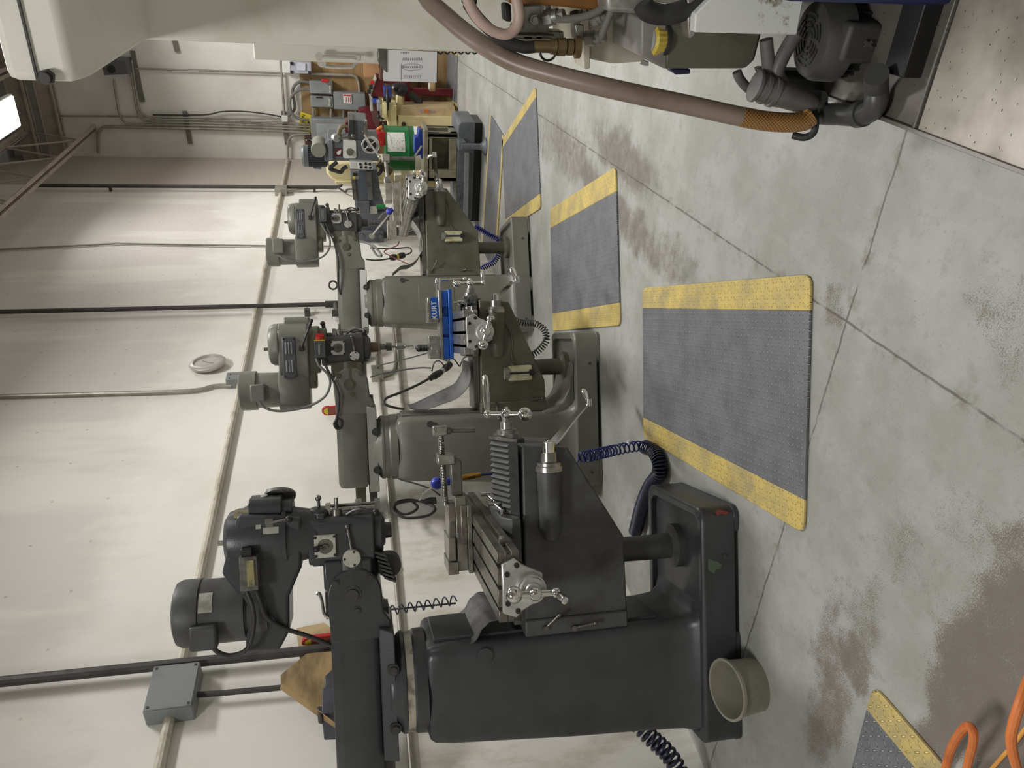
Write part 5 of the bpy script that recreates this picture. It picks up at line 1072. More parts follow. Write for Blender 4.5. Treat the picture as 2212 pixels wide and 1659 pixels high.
# ------------------------------------------------------------------ far wall: plywood with electrical boxes
def wallbox(name, label, pix, d, m, cat='electrical box', Y=YB - .0205):
    P = P3(pix, Y - d); c = sum(P, V()) / 4; t = thing(name, label, cat, (c.x, Y, c.z))
    b = B(); b.loft([P, [V((p.x, Y, p.z)) for p in P]]); put(b, 'box', m, t, .01)
    return t
PLY = mat('old_plywood', (150, 122, 82), .7, 0, (126, 100, 64), 2, .4, .7, stretch=(1, 1, 4))
xl_, xr_, zp_ = atY(660, 336, YB).x, atY(650, 90, YB).x, atY(650, 200, YB).z
b = B(); b.box(max(xl_, XW + .01), xr_ + .3, YB - .02, YB - .002, .0, zp_); tag(b.done('plywood_board', PLY), 'large plywood backboard on the far wall behind the electrical boxes', 'board')
DOOR = mat('box_door_grey', (150, 156, 158), .45)
t = wallbox('disconnect_switch', 'grey disconnect switch box with a red handle, upper right of the far wall group', [(668, 175), (718, 177), (719, 204), (670, 202)], .14, GBOX)
slab([(694, 171), (710, 172), (710, 179), (695, 178)], YB - .24, .05, 'red_handle', RED, t, .01)
slab([(711, 184), (715, 184), (715, 200), (711, 200)], YB - .175, .01, 'label_strip', PLATE, t, 0)
t = wallbox('disconnect_switch', 'grey disconnect box with a black nameplate, just left of the red handled one', [(670, 207), (719, 209), (720, 233), (671, 231)], .14, GBOX)
slab([(683, 209), (696, 209), (696, 212), (683, 212)], YB - .175, .008, 'name_plate', BLACK, t, 0)
slab([(709, 213), (714, 213), (714, 229), (709, 229)], YB - .175, .01, 'label_strip', PLATE, t, 0)
t = wallbox('disconnect_switch', 'larger grey disconnect box with a red and white warning label on plywood', [(720, 199), (789, 203), (791, 239), (721, 236)], .18, GBOX)
slab([(741, 203), (759, 204), (760, 224), (742, 223)], YB - .215, .006, 'warning_label', WHITE, t, 0)
slab([(742, 204), (758, 205), (758, 208), (742, 207)], YB - .218, .003, 'label_header', RED, t, 0)
b = B()
for x in (747, 752, 756): 
    P_ = P3([(x, 210), (x + 1.2, 210), (x + 1.2, 221), (x, 221)], YB - .218); b.loft([P_, [p + V((0, .002, 0)) for p in P_]])
put(b, 'label_marks', RED, t)
t = wallbox('panelboard', 'big grey electrical panel with a flush door behind the radial drill head', [(670, 256), (775, 258), (783, 334), (675, 334)], .2, GBOX)
slab([(683, 267), (775, 268), (781, 328), (686, 328)], YB - .24, .012, 'panel_door', DOOR, t, .004)
t = wallbox('fuse_block', 'small dark brown terminal block with white dots left of the big grey panel', [(659, 294), (672, 295), (674, 318), (660, 317)], .12, mat('brown_bakelite', (70, 46, 38), .5))
b = B()
for i in range(3):
    q = atY(664 + i * 3.2, 303, YB - .155); b.box(q.x - .008, q.x + .008, q.y, q.y + .01, q.z - .03, q.z + .03)
put(b, 'white_terminals', WHITE, t)
t = wallbox('meter_box', 'lavender grey meter box with a clear window at the top of the plywood', [(627, 133), (672, 135), (673, 160), (629, 159)], .16, mat('lavender_grey_box', (172, 172, 184), .45))
slab([(640, 136), (660, 137), (660, 153), (641, 152)], YB - .2, .012, 'window', mat('pale_glass', (196, 200, 212), .2), t, .004)
b = B()
for x, y in ((630, 137), (630, 156), (669, 157)): q = atY(x, y, YB - .2); b.box(q.x - .02, q.x + .02, q.y, q.y + .02, q.z - .02, q.z + .02)
put(b, 'box_latch', BLACK, t)
t = wallbox('outlet_box', 'square white box beside the lavender grey meter box', [(609, 133), (627, 134), (628, 159), (610, 158)], .1, WHITE)
t = wallbox('outlet_box', 'small white square junction box on the far wall where conduits meet', [(608, 250), (622, 250), (622, 264), (609, 264)], .1, WHITE, Y=YB)
t = thing('warning_sign', 'tilted yellow sign with black lettering half hidden by pipes and the grey panel', 'sign', atY(652, 262, YB - .045))
slab([(649, 241), (676, 250), (690, 300), (654, 288), (643, 284)], YB - .04, .015, 'sign_board', YEL, t, .002)
a0, a1 = atY(651.5, 288, YB - .043), atY(656, 249, YB - .043)
text('lettering', 'CAUTION', .066, BLACK, tuple((a0 + a1) / 2 - t.location), a1 - a0, V((a0 - a1).cross(V((0, 1, 0)))) * (1 if (a0 - a1).cross(V((0, 1, 0))).z > 0 else -1), t)
b = B()
for x, y0, y1 in ((664, 256, 258), (665, 262, 270), (663, 274, 282)):
    P_ = P3([(x, y0), (x + 3, y0 + .5), (x + 3, y1), (x, y1)], YB - .047); b.loft([P_, [p + V((0, .003, 0)) for p in P_]])
put(b, 'small_print', BLACK, t)
Yw = YB - .06
def far_run(label, pix, r, m=GALV, cat='conduit', Y=Yw, sm=4, name='wall_conduit'):
    return run(name, label, [atY(x, y, Y) for x, y in pix], r, m, cat, sm=sm)
far_run('thick conduit bending to run to the grey panel, nearest the corner of the bundle', [(212, 330), (212, 290), (218, 280), (232, 274), (330, 276), (480, 279), (600, 283), (668, 287)], .021)
far_run('second conduit in the far wall bundle, curving up to the wall box', [(246, 172), (252, 215), (258, 245), (268, 262), (290, 268), (420, 271), (560, 275), (670, 280)], .015)
far_run('third conduit in the far wall bundle, just above the second one', [(278, 130), (290, 200), (295, 235), (305, 255), (330, 263), (450, 266), (670, 274)], .013)
far_run('fourth conduit in the far wall bundle with a sweeping bend', [(284, 130), (296, 210), (302, 238), (318, 252), (350, 257), (480, 260), (670, 268)], .013)
far_run('uppermost conduit of the far wall bundle running from the roof steel', [(112, 150), (112, 228), (120, 245), (135, 250), (250, 251), (400, 254), (608, 258)], .014)
far_run('thin conduit running along the far wall to the white box, well above the bundle', [(295, 148), (400, 151), (610, 158)], .014)
far_run('conduit dropping from the white box to the small junction box on the far wall', [(606, 128), (610, 180), (614, 250)], .018)
far_run('thin cable drooping over the bundle to the small white junction box', [(330, 248), (440, 248), (480, 241), (530, 241), (580, 247), (610, 253)], .010, DCORD, 'cable', sm=6)
far_run('dark flexible conduit looping from the upper switch box down to the bundle', [(668, 178), (650, 176), (636, 185), (632, 200), (636, 222), (636, 236), (625, 248), (612, 251)], .022, CORD, 'flexible conduit', sm=6)
far_run('grey flexible conduit looping from the second switch box to the yellow sign', [(670, 194), (655, 193), (640, 198), (628, 212), (627, 232), (633, 248), (645, 256), (668, 260)], .020, CORD, 'flexible conduit', Y=YB - .12, sm=6)
far_run('conduit bending below the grey panel to drop along the far wall corner', [(670, 290), (640, 291), (626, 298), (622, 312), (622, 342)], .018)
far_run('bent pale conduit running over the plywood and down into the larger disconnect box', [(672, 160), (740, 162), (765, 164), (774, 176), (777, 200)], .022, GALV, sm=5)
for i, (x, y0, y1) in enumerate(((677, 232, 257), (715, 234, 257), (742, 237, 258), (769, 238, 258))):
    run('conduit_nipple', ['short conduit leaving the second switch box, farthest up the plywood', 'short conduit between the switch box and panel, next one down', 'short conduit under the larger disconnect, on its upper side', 'short conduit under the larger disconnect, lowest on the plywood'][i], [atY(x, y0, YB - .08), atY(x, y1, YB - .08)], .022, GALV, 'conduit')
for lb, pix in (('slotted strut rail on the far wall holding the conduit bundle, higher one', [(399, 240), (411, 310)]), ('slotted strut rail holding the bundle beside the small junction box', [(612, 240), (620, 312)]), ('slotted strut rail up near the roof beside the wall box', [(286, 110), (308, 220)]), ('short strut stub on the far wall beside the white machine', [(377, 88), (383, 112)])):
    a, c = atY(*pix[0], YB - .02), atY(*pix[1], YB - .02); d = c - a
    b = B(); b.obox((a + c) / 2, (d.length, .04, .06), (d.normalized(), V((0, 1, 0)), d.normalized().cross(V((0, 1, 0))))); tag(b.done('strut_rail', mat('strut_grey', (120, 116, 110), .5, .4)), lb, 'strut')
t = wallbox('wall_heater', 'dark grey box high on the far wall under the white machine cover', [(215, 128), (272, 130), (278, 160), (225, 163)], .3, mat('dark_heater', (88, 88, 90), .5), 'electrical box', Y=YB)
b = B(); q = atY(240, 150, YB - .32); b.cyl(q, q + V((0, .02, 0)), .05); put(b, 'round_port', BLACK, t)
# ------------------------------------------------------------------ radial drill
YD = 8.9
t = rd = thing('radial_drill', 'blue-grey radial arm drill with a white dial plate and an open box table', 'drilling machine', (-2.6, 9.2, 0))
slab([(757, 366), (815, 366), (822, 420), (850, 520), (850, 548), (775, 548), (772, 478), (764, 425)], YD + .05, .3, 'arm', GUN, t, .01)
slab([(767, 366), (801, 366), (805, 432), (766, 432)], YD - .02, .08, 'arm_way', mat('worn_blue_way', (84, 92, 100), .4), t, .004)
for x0, x1, s in ((757, 767, 6), (791, 803, 4)): slab([(x0, 372), (x1 - 1, 372), (x1 + s - 1, 432), (x0 + s, 432)], YD - .05, .1, 'guide_strip', DSTEEL, t, .004)
slab([(769, 433), (798, 433), (799, 460), (770, 460)], YD - .0, .1, 'arm_block', GUN, t, .005)
slab([(768, 458), (842, 458), (840, 505), (772, 505)], YD - .0, .2, 'arm_sleeve', GUN, t, .02)
slab([(775, 502), (829, 502), (829, 530), (775, 530)], YD - .10, .2, 'column_clamp', GUN, t, .006)
slab([(775, 518), (829, 518), (829, 542), (775, 542)], YD - .06, .2, 'column_sleeve', HD, t, .01)
b = B()
for x, y in ((783, 509), (822, 510)): q = atY(x, y, YD - .10); b.cyl(q, q - V((0, .03, 0)), .022, n=6)
put(b, 'clamp_bolt', GUN, t)
a, c, d = atY(803, 507, YD - .12), atY(820, 488, YD - .3), atY(839, 463, YD - .35)
b = B(); b.cyl(a, a - V((0, .05, 0)), .035, n=20); put(b, 'lever_hub', STEEL, t); b = B(); b.tube([a - V((0, .03, 0)), c, d], .013, 10, 3); put(b, 'clamp_lever', CHROME, t)
slab([(800, 446), (815, 446), (815, 462), (800, 462)], YD - .05, .02, 'rating_plate', PLATE, t, 0)
q0 = atY(900, 520, YD + .2); b = B(); b.cyl((q0.x - .02, YD + .25, .2), (q0.x - .02, YD + .25, atY(770, 530, YD).z), .17, n=32); put(b, 'column', DSTEEL, t)
# drill head
slab([(706, 303), (817, 303), (819, 349), (708, 348)], YD - .42, .5, 'head', GUN, t, .012)
slab([(709, 304), (718, 304), (720, 347), (711, 347)], YD - .45, .1, 'head_rib', mat('light_grey_rib', (116, 120, 126), .45), t, .004)
slab([(700, 310), (710, 308), (712, 350), (701, 348)], YD - .38, .45, 'gear_cover', GUN, t, .01)
dp = slab([(741, 303), (766, 303), (769, 306), (770, 340), (767, 342), (744, 342), (741, 339)], YD - .44, .03, 'dial_plate', WHITE, t, .003)
q = atY(756, 328, YD - .44); b = B(); b.cyl(q, q - V((0, .05, 0)), .038, .03, n=24); put(b, 'dial_knob', mat('olive_knob', (104, 106, 88), .4), t)
slab([(724, 320), (739, 320), (740, 338), (724, 338)], YD - .43, .02, 'emblem_plate', mat('maroon_emblem', (86, 34, 40), .4), t, 0)
slab([(727, 329), (731, 326), (737, 323), (736, 332), (731, 335), (728, 333)], YD - .435, .006, 'emblem_mark', WHITE, t, 0)
q = atY(688, 324, YD - .45); b = B(); b.cyl(q, q + V((0, .3, 0)), .078, n=36).cyl(q - V((0, .012, 0)), q, .074, .078, n=36); put(b, 'round_cap', mat('grey_green_cap', (136, 138, 126), .45), t)
z0, z1 = atY(664, 345, YD).z, atY(706, 345, YD).z; xm = atY(684, 340, YD - .1).x
b = B(); b.lathe((xm, YD - .05, z1 - .02), (0, 0, 1), [(0, .10), (z0 - z1, .10)], 24)
for i in range(28): a = 2 * PI * i / 28; b.obox((xm + .105 * math.cos(a), YD - .05 + .105 * math.sin(a), (z0 + z1) / 2), (.022, .006, z0 - z1), (V((math.cos(a), math.sin(a), 0)), V((-math.sin(a), math.cos(a), 0)), V((0, 0, 1))))
put(b, 'drill_motor', mat('ribbed_motor', (72, 74, 80), .45), t)
b = B(); b.lathe((xm, YD - .05, z0 - .02), (0, 0, 1), [(0, .12), (.05, .12), (.07, .105), (.075, .04)], 28); put(b, 'motor_cowl', GUN, t)
slab([(676, 358), (695, 360), (694, 366), (678, 365)], YD - .1, .1, 'motor_terminal', GUN, t, .004)
slab([(752, 258), (792, 262), (794, 304), (752, 304)], YD - .4, .4, 'spindle_head', GUN, t, .01)
slab([(752, 259), (764, 259), (764, 300), (752, 300)], YD - .45, .3, 'spindle_cover', HD, t, .008)
slab([(746, 264), (753, 264), (753, 288), (746, 288)], YD - .42, .2, 'maroon_strip', MAROON, t, .004)
slab([(786, 262), (793, 262), (795, 302), (788, 302)], YD - .46, .1, 'quill_sleeve', STEEL, t, .004)
q = atY(799, 314, YD - .55)
b = B(); b.tube([q + V((.077 * math.cos(a), 0, .077 * math.sin(a))) for a in [2 * PI * i / 28 for i in range(29)]], .011, 10, 1)
for a in (.6, 2.2, 3.9, 5.4): b.cyl(q, q + V((.077 * math.cos(a), 0, .077 * math.sin(a))), .008, n=8)
b.cyl(q - V((0, .02, 0)), q + V((0, .12, 0)), .026, n=20); hw = put(b, 'hand_wheel', ALU, t)
b = B(); b.cyl(q + V((-.02, .05, -.02)), q + V((-.02, .14, -.02)), .082, n=32); fd = put(b, 'feed_drum', WHITE, t); b = B(); b.cyl(q + V((-.005, .035, -.005)), q + V((-.005, .052, -.005)), .070, n=32); put(b, 'drum_face', HD, t)
a1, a2 = atY(783, 286, YD - .6), atY(819, 338, YD - .6); b = B(); b.cyl(a1, a2, .010, n=8).sph(a2, .018).cyl(a1, a1 + V((.0, -.05, 0)), .018); put(b, 'feed_lever', CHROME, t)
slab([(755, 349), (804, 351), (805, 367), (756, 365)], YD - .5, .12, 'control_box', WHITE, t, .006)
slab([(757, 351), (770, 351), (770, 363), (758, 363)], YD - .505, .01, 'meter', mat('meter_face', (206, 206, 200), .4), t, 0)
for x, y in ((778, 354), (780, 361), (790, 353), (790, 361), (799, 354), (800, 362)): q = atY(x, y, YD - .505); b = B(); b.cyl(q, q - V((0, .02, 0)), .014, n=14); put(b, 'push_button', BLACK, t)
slab([(756, 366), (775, 367), (775, 387), (758, 388)], YD - .48, .12, 'switch_box', mat('grey_switch_box', (132, 136, 130), .45), t, .006)
q = atY(767, 376, YD - .48); b = B(); b.obox(q - V((0, .012, 0)), (.03, .02, .05)); put(b, 'switch_knob', BLACK, t, .004)
q = atY(765, 383, YD - .485); b = B(); b.cyl(q, q - V((0, .006, 0)), .016); put(b, 'yellow_mark', YEL, t)
pts = [atY(x, y, YD - .5) for x, y in ((728, 350), (718, 358), (713, 364), (722, 368), (736, 372), (742, 364), (750, 360))]
b = B(); b.tube(pts, .022, 8, 6); put(b, 'hand_grip', RUB, t)
pts = [atY(x, y, YD - .4) for x, y in ((736, 300), (732, 288), (736, 276), (744, 272), (752, 272))]; b = B(); b.tube(pts, .024, 10, 6); put(b, 'lamp_arm', mat('olive_flex_arm', (122, 112, 82), .5), t)
q = atY(724, 297, YD - .42); b = B(); b.cyl(q, q - V((0, .04, .02)), .045, .04); put(b, 'lamp_head', ALU, t)
for p0, p1 in (((732, 300), (763, 294)), ((738, 292), (748, 288))):
    a1, a2 = atY(*p0, YD - .55), atY(*p1, YD - .55); b = B(); b.cyl(a1, a2, .010, n=8).sph(a2, .026 if p1[0] > 750 else .008); put(b, 'shift_lever', DSTEEL, t)
pts = [atY(x, y, YD - .2) for x, y in ((820, 355), (824, 362), (822, 372), (816, 378))]; b = B(); b.tube(pts, .02, 8, 5); put(b, 'power_cable', BLACK, t)
pts = [atY(x, y, YD + .25) for x, y in ((817, 350), (832, 362), (845, 372))]; b = B(); b.tube(pts, .05, 10, 5); put(b, 'flexible_duct', mat('brown_duct', (96, 78, 52), .5), t)
# base, jack foot, table
xr = atY(1005, 264, YD).x; zb0, zb1 = .10, atY(988, 330, YD).z
b = B(); b.loft([[(xr, YD, zb0), (xr, YD, zb1 - .03), (xr - .03, YD, zb1), (xr - 1.15, YD, zb1), (xr - 1.15, YD, zb0)], [(xr, YD + .6, zb0), (xr, YD + .6, zb1 - .03), (xr - .03, YD + .6, zb1), (xr - 1.15, YD + .6, zb1), (xr - 1.15, YD + .6, zb0)]]); put(b, 'base', GUN, t, .012)
slab([(985, 392), (1004, 393), (1003, 520), (986, 520)], YD - .008, .01, 'cast_panel', mat('cast_panel_grey', (88, 92, 97), .5, 0, (72, 75, 80), 30, .45, .55, .5, 60), t, .003)
slab([(1004, 330), (1014, 330), (1010, 545), (1000, 545)], YD - .06, .08, 'base_ledge', mat('light_ledge', (128, 130, 132), .45), t, .006)
f0 = atZ(1050, 317, 0); z_ = .28
b = B(); b.cyl((f0.x, f0.y, .04), (f0.x, f0.y, z_), .035, n=16).lathe((f0.x, f0.y, 0), (0, 0, 1), [(0, .10), (.015, .10), (.05, .045), (.07, .038)], 24).box(f0.x - .045, f0.x + .045, f0.y, YD + .02, z_ - .05, z_ + .03); put(b, 'levelling_jack', GUN, t, .003)
b = B(); b.box(xr - 1.2, xr - .03, YD + .12, YD + .55, 0, zb0); put(b, 'shadow_gap_block', BLACK, t)  # black block standing in for the shadowed gap below the raised base
BT = mat('oily_table_casting', (136, 132, 112), .42, .1, (108, 102, 82), 7, .4, .7, .15, 60)
tl, tr_, tb_, tt = atY(950, 392, YD + .02).x, atY(950, 288, YD + .02).x, zb1, atY(921, 330, YD + .02).z
wx0, wx1, wz0, wz1 = atY(950, 368, YD).x, atY(950, 300, YD).x, atY(971, 330, YD).z, atY(934, 330, YD).z
b = B(); y0_ = YD + .02; y1_ = YD + .40
b.box(tl, wx0, y0_, y0_ + .05, tb_, tt).box(wx1, tr_, y0_, y0_ + .05, tb_, tt).box(wx0, wx1, y0_, y0_ + .05, tb_, wz0).box(wx0, wx1, y0_, y0_ + .05, wz1, tt)
b.box(tl, tr_, y0_, y1_, tt - .04, tt).box(tl, tr_, y1_ - .05, y1_, tb_, tt).box(tl, tl + .05, y0_, y1_, tb_, tt).box(tr_ - .05, tr_, y0_, y0_ + .1, tb_, tt).box(tr_ - .05, tr_, y1_ - .1, y1_, tb_, tt).box(tr_ - .05, tr_, y0_, y1_, tb_, tb_ + .08).box(tl - .02, tr_ + .04, y0_ - .02, y1_, tt - .02, tt + .03)
put(b, 'box_table', BT, t, .008)
# blue vise standing on the box table
c0 = atY(917, 312, YD + .15); t = thing('drill_vise', 'blue drill press vise on the box table in front of the green drum', 'vise', (c0.x, YD + .15, tt + .031))
for p, d, nm in (([(908, 285), (917, 285), (917, 344), (908, 344)], .2, 'base'), ([(893, 297), (908, 294), (908, 334), (898, 338), (893, 330)], .14, 'jaw'), ([(902, 280), (908, 280), (908, 296), (900, 296)], .16, 'rear_jaw')): slab([(x + 2, y) for x, y in p], YD + .12, d, nm, mat('royal_blue_vise', (34, 62, 158), .35), t, .01)
a1, a2 = atY(911, 315, YD + .05), atY(896, 338, YD); b = B(); b.cyl(a1, a2, .011, n=8); put(b, 'handle', CHROME, t)
# drum and hand pump
YG = 10.0
dl, dr = atY(870, 376, YG + .32), atY(870, 273, YG + .32); rx = (dr.x - dl.x) / 2; xm = (dr.x + dl.x) / 2; zt_ = atY(834, 325, YG).z; zw = atY(897, 325, YG).z; zr = atY(909, 325, YG).z
t = thing('oil_drum', 'green white and red steel drum with a white label behind the radial drill table', 'drum', (xm, YG + rx, 0))
def ringp(z0, z1, name, m, prof=None): b = B(); b.lathe((0, 0, z0), (0, 0, 1), prof or [(0, rx), (z1 - z0, rx)], 48); return b.done(name, m, t)
GRN = mat('drum_green', (22, 108, 56), .35, 0, (16, 92, 46), 3)
ringp(zw, zt_, 'green_shell', GRN, [(0, rx), ((zt_ - zw) * .16, rx), ((zt_ - zw) * .2, rx * 1.025), ((zt_ - zw) * .24, rx), ((zt_ - zw) * .95, rx), ((zt_ - zw) * .96, rx * 1.02), (zt_ - zw, rx * 1.02), ((zt_ - zw) * 1.0, rx * .97), ((zt_ - zw) * .97, rx * .96), ((zt_ - zw) * .97, .01)])
ringp(zr, zw, 'white_band', WHITE); ringp(0, zr, 'red_shell', RED, [(0, rx), (.02, rx), (zr - .02, rx), (zr, rx)])
rows = [[V((rx * 1.004 * math.cos(a), rx * 1.004 * math.sin(a), z)) for z in (zw + (zt_ - zw) * .34, zt_ - .02)] for a in [math.radians(-78 + i * 6) for i in range(9)]]
lp = B().sheet(rows, .003).done('paper_label', mat('drum_label', (220, 220, 214), .6, 0, (176, 178, 172), 26, .5, .62), t)
q = atY(822, 297, YG + .2); t = thing('hand_pump', 'red hand pump with an orange spout standing on top of the green drum', 'pump', (q.x, YG + .2, zt_))
b = B(); b.cyl((q.x, YG + .2, zt_ - .015), (q.x, YG + .2, q.z - .03), .03); put(b, 'pump_tube', DSTEEL, t)
b = B(); b.cyl(q - V((0, .08, .02)), q + V((0, .08, -.02)), .085, n=24).sph(q + V((.06, 0, .03)), .05).obox(q + V((-.04, -.05, .02)), (.08, .08, .12)); put(b, 'pump_body', RED, t)
b = B(); b.tube([q + V((.05, 0, .0)), atY(816, 280, YG + .2), atY(826, 274, YG + .2)], .022, 8, 5); put(b, 'spout', mat('orange_spout', (196, 124, 52), .5), t)
# cream grinder
YC = 11.05
t = thing('surface_grinder', 'cream enamelled surface grinder with an oval badge behind the radial drill', 'grinding machine', atY(975, 250, YC).xyz * 1 if False else (atY(950, 250, YC).x, YC + .3, 0))
zc0 = 0.0; xa, xb = atY(920, 300, YC).x, atY(920, 251, YC).x
ztop = atY(860, 270, YC).z
b = B(); b.box(xa - .3, xb, YC, YC + .5, .0, ztop); put(b, 'base_cabinet', CREAM, t, .01)
slab([(857, 232), (983, 232), (984, 251), (857, 251)], YC + .05, .4, 'side_door', mat('tan_enamel', (190, 170, 132), .5, 0, (170, 150, 112), 4), t, .006)
pe = [(922 + 17 * math.cos(a), 240 + 3.2 * math.sin(a)) for a in [2 * PI * i / 20 for i in range(20)]]
slab(pe, YC + .04, .012, 'oval_badge', PLATE, t, 0); slab([(916, 236.5), (927, 237), (927, 243.5), (916, 243)], YC + .035, .01, 'badge_mark', mat('badge_orange', (206, 112, 52), .5), t, 0)
slab([(838, 228), (857, 228), (857, 275), (838, 275)], YC - .05, .5, 'knee_box', CREAM, t, .008)
slab([(826, 222), (836, 222), (836, 262), (827, 262)], YC - .15, .3, 'table_front', CREAM, t, .01)
slab([(857, 196), (868, 196), (872, 234), (855, 234)], YC + .2, .2, 'column_pipe', CREAM, t, .02)
q = atY(866, 193, YC + .25); b = B(); b.sph(q, .10).tube([q, atY(857, 187, YC + .2), atY(851, 192, YC + .2)], .05, 10, 4); put(b, 'ball_joint', BLACK, t)
q = atY(836, 214, YC); b = B(); b.tube([q + V((.13 * math.cos(a), .13 * math.sin(a), .0)) for a in [2 * PI * i / 20 for i in range(21)]], .02, 8, 1).cyl(q - V((0, 0, .05)), q + V((0, 0, .05)), .04).cyl(q - V((.13, 0, 0)), q + V((.13, 0, 0)), .012); put(b, 'hand_wheel', BLACK, t)
b = B(); b.cyl(atY(822, 215, YC - .1), atY(824, 262, YC - .1), .02, n=8).cyl(atY(846, 205, YC), atY(852, 210, YC), .02); put(b, 'control_rod', STEEL, t)
slab([(814, 218), (824, 218), (824, 240), (815, 240)], YC - .05, .1, 'grey_gauge_box', mat('pale_grey_gauge', (160, 162, 170), .5), t, .006)
slab([(828, 189), (846, 190), (846, 212), (830, 211)], YC + .3, .2, 'blue_motor', mat('royal_blue_motor', (40, 62, 140), .4), t, .01)
for p0, p1 in (((818, 252), (829, 258)), ((830, 268), (836, 280))): 
    a1, a2 = atY(*p0, YC - .2), atY(*p1, YC - .2); b = B(); b.cyl(a1, a2, .014, n=8).sph(a1, .03); put(b, 'feed_handle', BLACK, t)
q = atY(872, 268, YC - .01); b = B(); b.cyl(q, q - V((0, .03, 0)), .03); put(b, 'round_knob', mat('brown_knob', (66, 44, 38), .4), t)
# cream lathe housing behind the radial drill arm
YL = 9.55
t = thing('lathe', 'cream rounded machine housing showing between the wall and the radial drill arm', 'lathe', (atY(760, 380, YL).x, YL + .3, 0))
P_ = [(702, 362), (760, 362), (800, 372), (838, 376), (838, 398), (724, 397), (718, 386), (704, 374)]
slab([(702, 350)] + P_[:0] + [(838, 350), (838, 394), (730, 394), (716, 388), (706, 376)], YL, .4, 'headstock_cover', CREAM, t, .03)
slab([(724, 391), (838, 391), (838, 398), (725, 398)], YL - .03, .4, 'cover_ledge', CREAM, t, .006)
slab([(842, 385), (955, 385), (955, 415), (842, 425)], YL + .02, .35, 'bed', CREAM, t, .01)
slab([(852, 378), (868, 378), (868, 391), (852, 392)], YL - .1, .2, 'tool_box', mat('ivory_box', (220, 214, 190), .5), t, .006)
# maroon saw in the far corner
YM = 11.6
t = thing('band_saw', 'maroon metal saw standing in front of the cardboard boxes at the far end', 'saw', (atY(870, 200, YM).x, YM + .3, 0))
slab([(797, 208), (813, 168), (830, 174), (830, 210)], YM, .4, 'control_console', MAROON, t, .008)
slab([(797, 206), (812, 167), (814, 169), (800, 210)], YM - .02, .3, 'console_face', PLATE, t, 0)
for x, y in ((802, 198), (806, 188), (809, 178)): q = atY(x - 1, y, YM - .02); b = B(); b.cyl(q, q + V((0, 0, .05)), .03, n=12); put(b, 'knob', BLACK if y != 178 else RED, t)
slab([(828, 150), (884, 150), (886, 180), (830, 180)], YM + .1, .4, 'saw_frame', MAROON, t, .01)
slab([(872, 150), (884, 150), (887, 232), (874, 232)], YM + .05, .1, 'upright', MAROON, t, .006)
slab([(805, 212), (818, 212), (818, 224), (805, 224)], YM, .2, 'blue_motor', mat('royal_blue_motor', (40, 62, 140)), t, .01)
slab([(798, 206), (804, 206), (806, 240), (800, 240)], YM + .1, .1, 'stand_post', PLATE, t, .003)
q = atY(886, 200, YM); b = B(); b.box(q.x - .05, q.x + .05, YM + .07, YM + .14, 0, q.z + .05); put(b, 'stand', MAROON, t, .01)
pts = [atY(x, y, YM - .2) for x, y in ((884, 202), (895, 210), (905, 222), (912, 236))]; b = B(); b.tube(pts, .05, 10, 5); put(b, 'chute_hose', RUB, t)
YH = 11.95; t = thing('coolant_cabinet', 'maroon sheet metal cabinet behind the drill head, below the grey panel', 'cabinet', (atY(790, 265, YH).x, YH + .1, 0))
slab([(774, 238), (792, 234), (812, 236), (815, 300), (773, 300)], YH, .2, 'hood', MAROON, t, .01)
slab([(801, 236), (815, 236), (822, 262), (816, 280), (806, 262)], YH - .04, .2, 'hood_side', mat('dull_maroon', (92, 58, 56), .5), t, .006)
b = B(); q0, q1 = atY(812, 292, YH), atY(812, 240, YH); b.box(q0.x, q1.x, YH + .02, YH + .2, 0, q0.z + .02); put(b, 'lower_body', MAROON, t, .01)
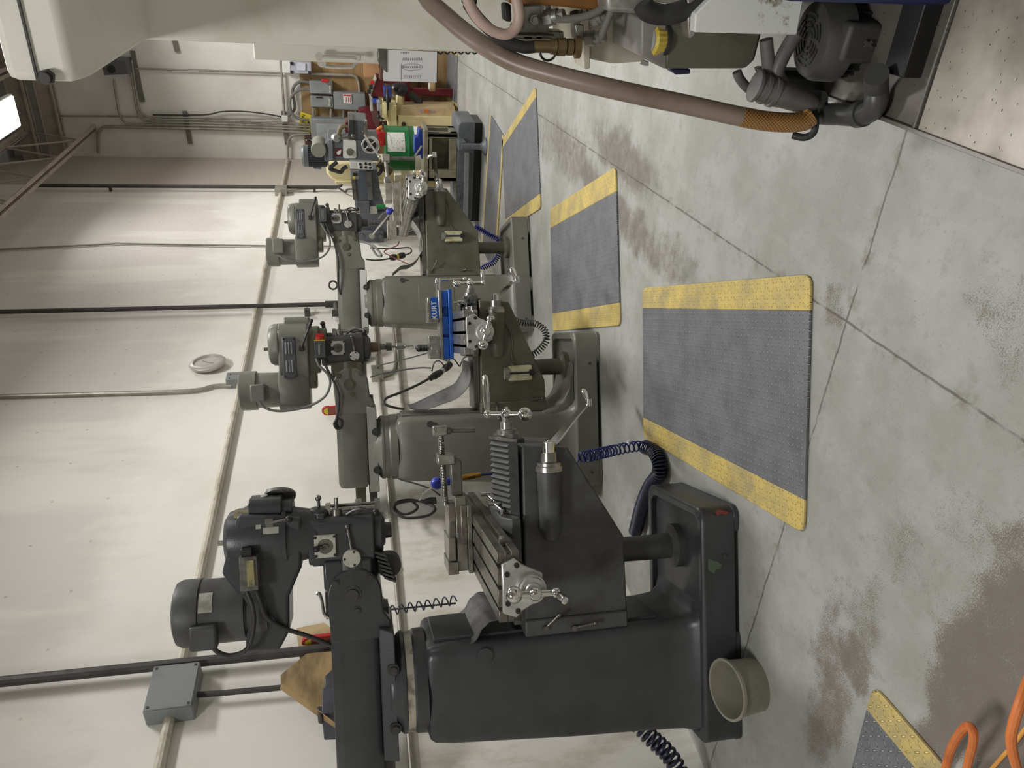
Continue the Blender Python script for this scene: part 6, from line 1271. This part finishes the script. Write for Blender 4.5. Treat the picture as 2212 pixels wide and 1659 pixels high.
# cardboard boxes and oddments
def cbox(label, pix, Y, d, m=CARD, name='cardboard_box', cat='box'):
    P = P3(pix, Y); c = sum(P, V()) / len(P); t = thing(name, label, cat, (c.x, Y + d / 2, min(p.z for p in P)))
    slab(pix, Y, d, 'carton', m, t, .006); return t
t = cbox('brown cardboard box against the plywood beside the clipboard', [(786, 128), (819, 130), (819, 168), (786, 168)], 12.0, .35, mat('tan_carton', (172, 132, 92), .8, 0, (150, 112, 74), 4))
slab([(786, 166), (819, 166), (819, 168), (786, 168)], 11.99, .005, 'tape', mat('carton_tape', (150, 110, 70), .5), t, 0)
t = cbox('big brown carton with printed marks standing on the floor behind the saw', [(884, 170), (925, 172), (925, 235), (886, 235)], 12.0, .35, mat('dark_carton', (120, 88, 54), .8, 0, (100, 72, 42), 4))
b = B()
for x, y, h in ((903, 184, 8), (908, 186, 9), (913, 181, 3)):
    P_ = P3([(x, y - h), (x + 2, y - h), (x + 2, y + h), (x, y + h)], 11.992); b.loft([P_, [p + V((0, .003, 0)) for p in P_]])
put(b, 'printed_marks', mat('carton_print', (74, 52, 34), .8), t)
slab([(909, 196), (916, 196), (916, 200), (909, 200)], 11.99, .006, 'white_label', WHITE, t, 0)
P_ = P3([(929, 174), (940, 175), (940, 200), (928, 202)], 11.3); c = sum(P_, V()) / 4
t = thing('paper_roll', 'tan paper roll edge showing below the clipboard', 'roll', (c.x, 11.35, P_[2].z)); b = B(); b.cyl((c.x, 11.35, P_[2].z), (c.x, 11.35, P_[0].z), abs(P_[0].x - P_[2].x) * .45, n=20); put(b, 'roll', CARD, t)
b = B(); b.cyl((c.x, 11.35, P_[0].z), (c.x, 11.35, P_[0].z + .012), abs(P_[0].x - P_[2].x) * .3, n=20); put(b, 'core', WHITE, t)
t = cbox('dark wooden crate on the floor behind the cream grinder', [(915, 218), (938, 218), (938, 240), (916, 240)], 11.7, .3, mat('dark_wood', (92, 66, 42), .7), 'wooden_crate', 'crate')
slab([(916, 222), (937, 222), (937, 226), (916, 226)], 11.69, .02, 'slat', mat('light_slat', (150, 120, 80), .7), t, .002); slab([(918, 232), (938, 232), (938, 236), (918, 236)], 11.69, .02, 'slat', mat('light_slat', (150, 120, 80)), t, .002)
w = bpy.data.worlds.new('world'); bpy.context.scene.world = w; w.use_nodes = True
w.node_tree.nodes['Background'].inputs[0].default_value = (.9, .95, 1, 1); w.node_tree.nodes['Background'].inputs[1].default_value = .03
sc = bpy.context.scene
sc.view_settings.view_transform = 'Standard'; sc.view_settings.look = 'None'; sc.view_settings.gamma = 1; sc.view_settings.use_curve_mapping = False
sc.view_settings.exposure = -0.8
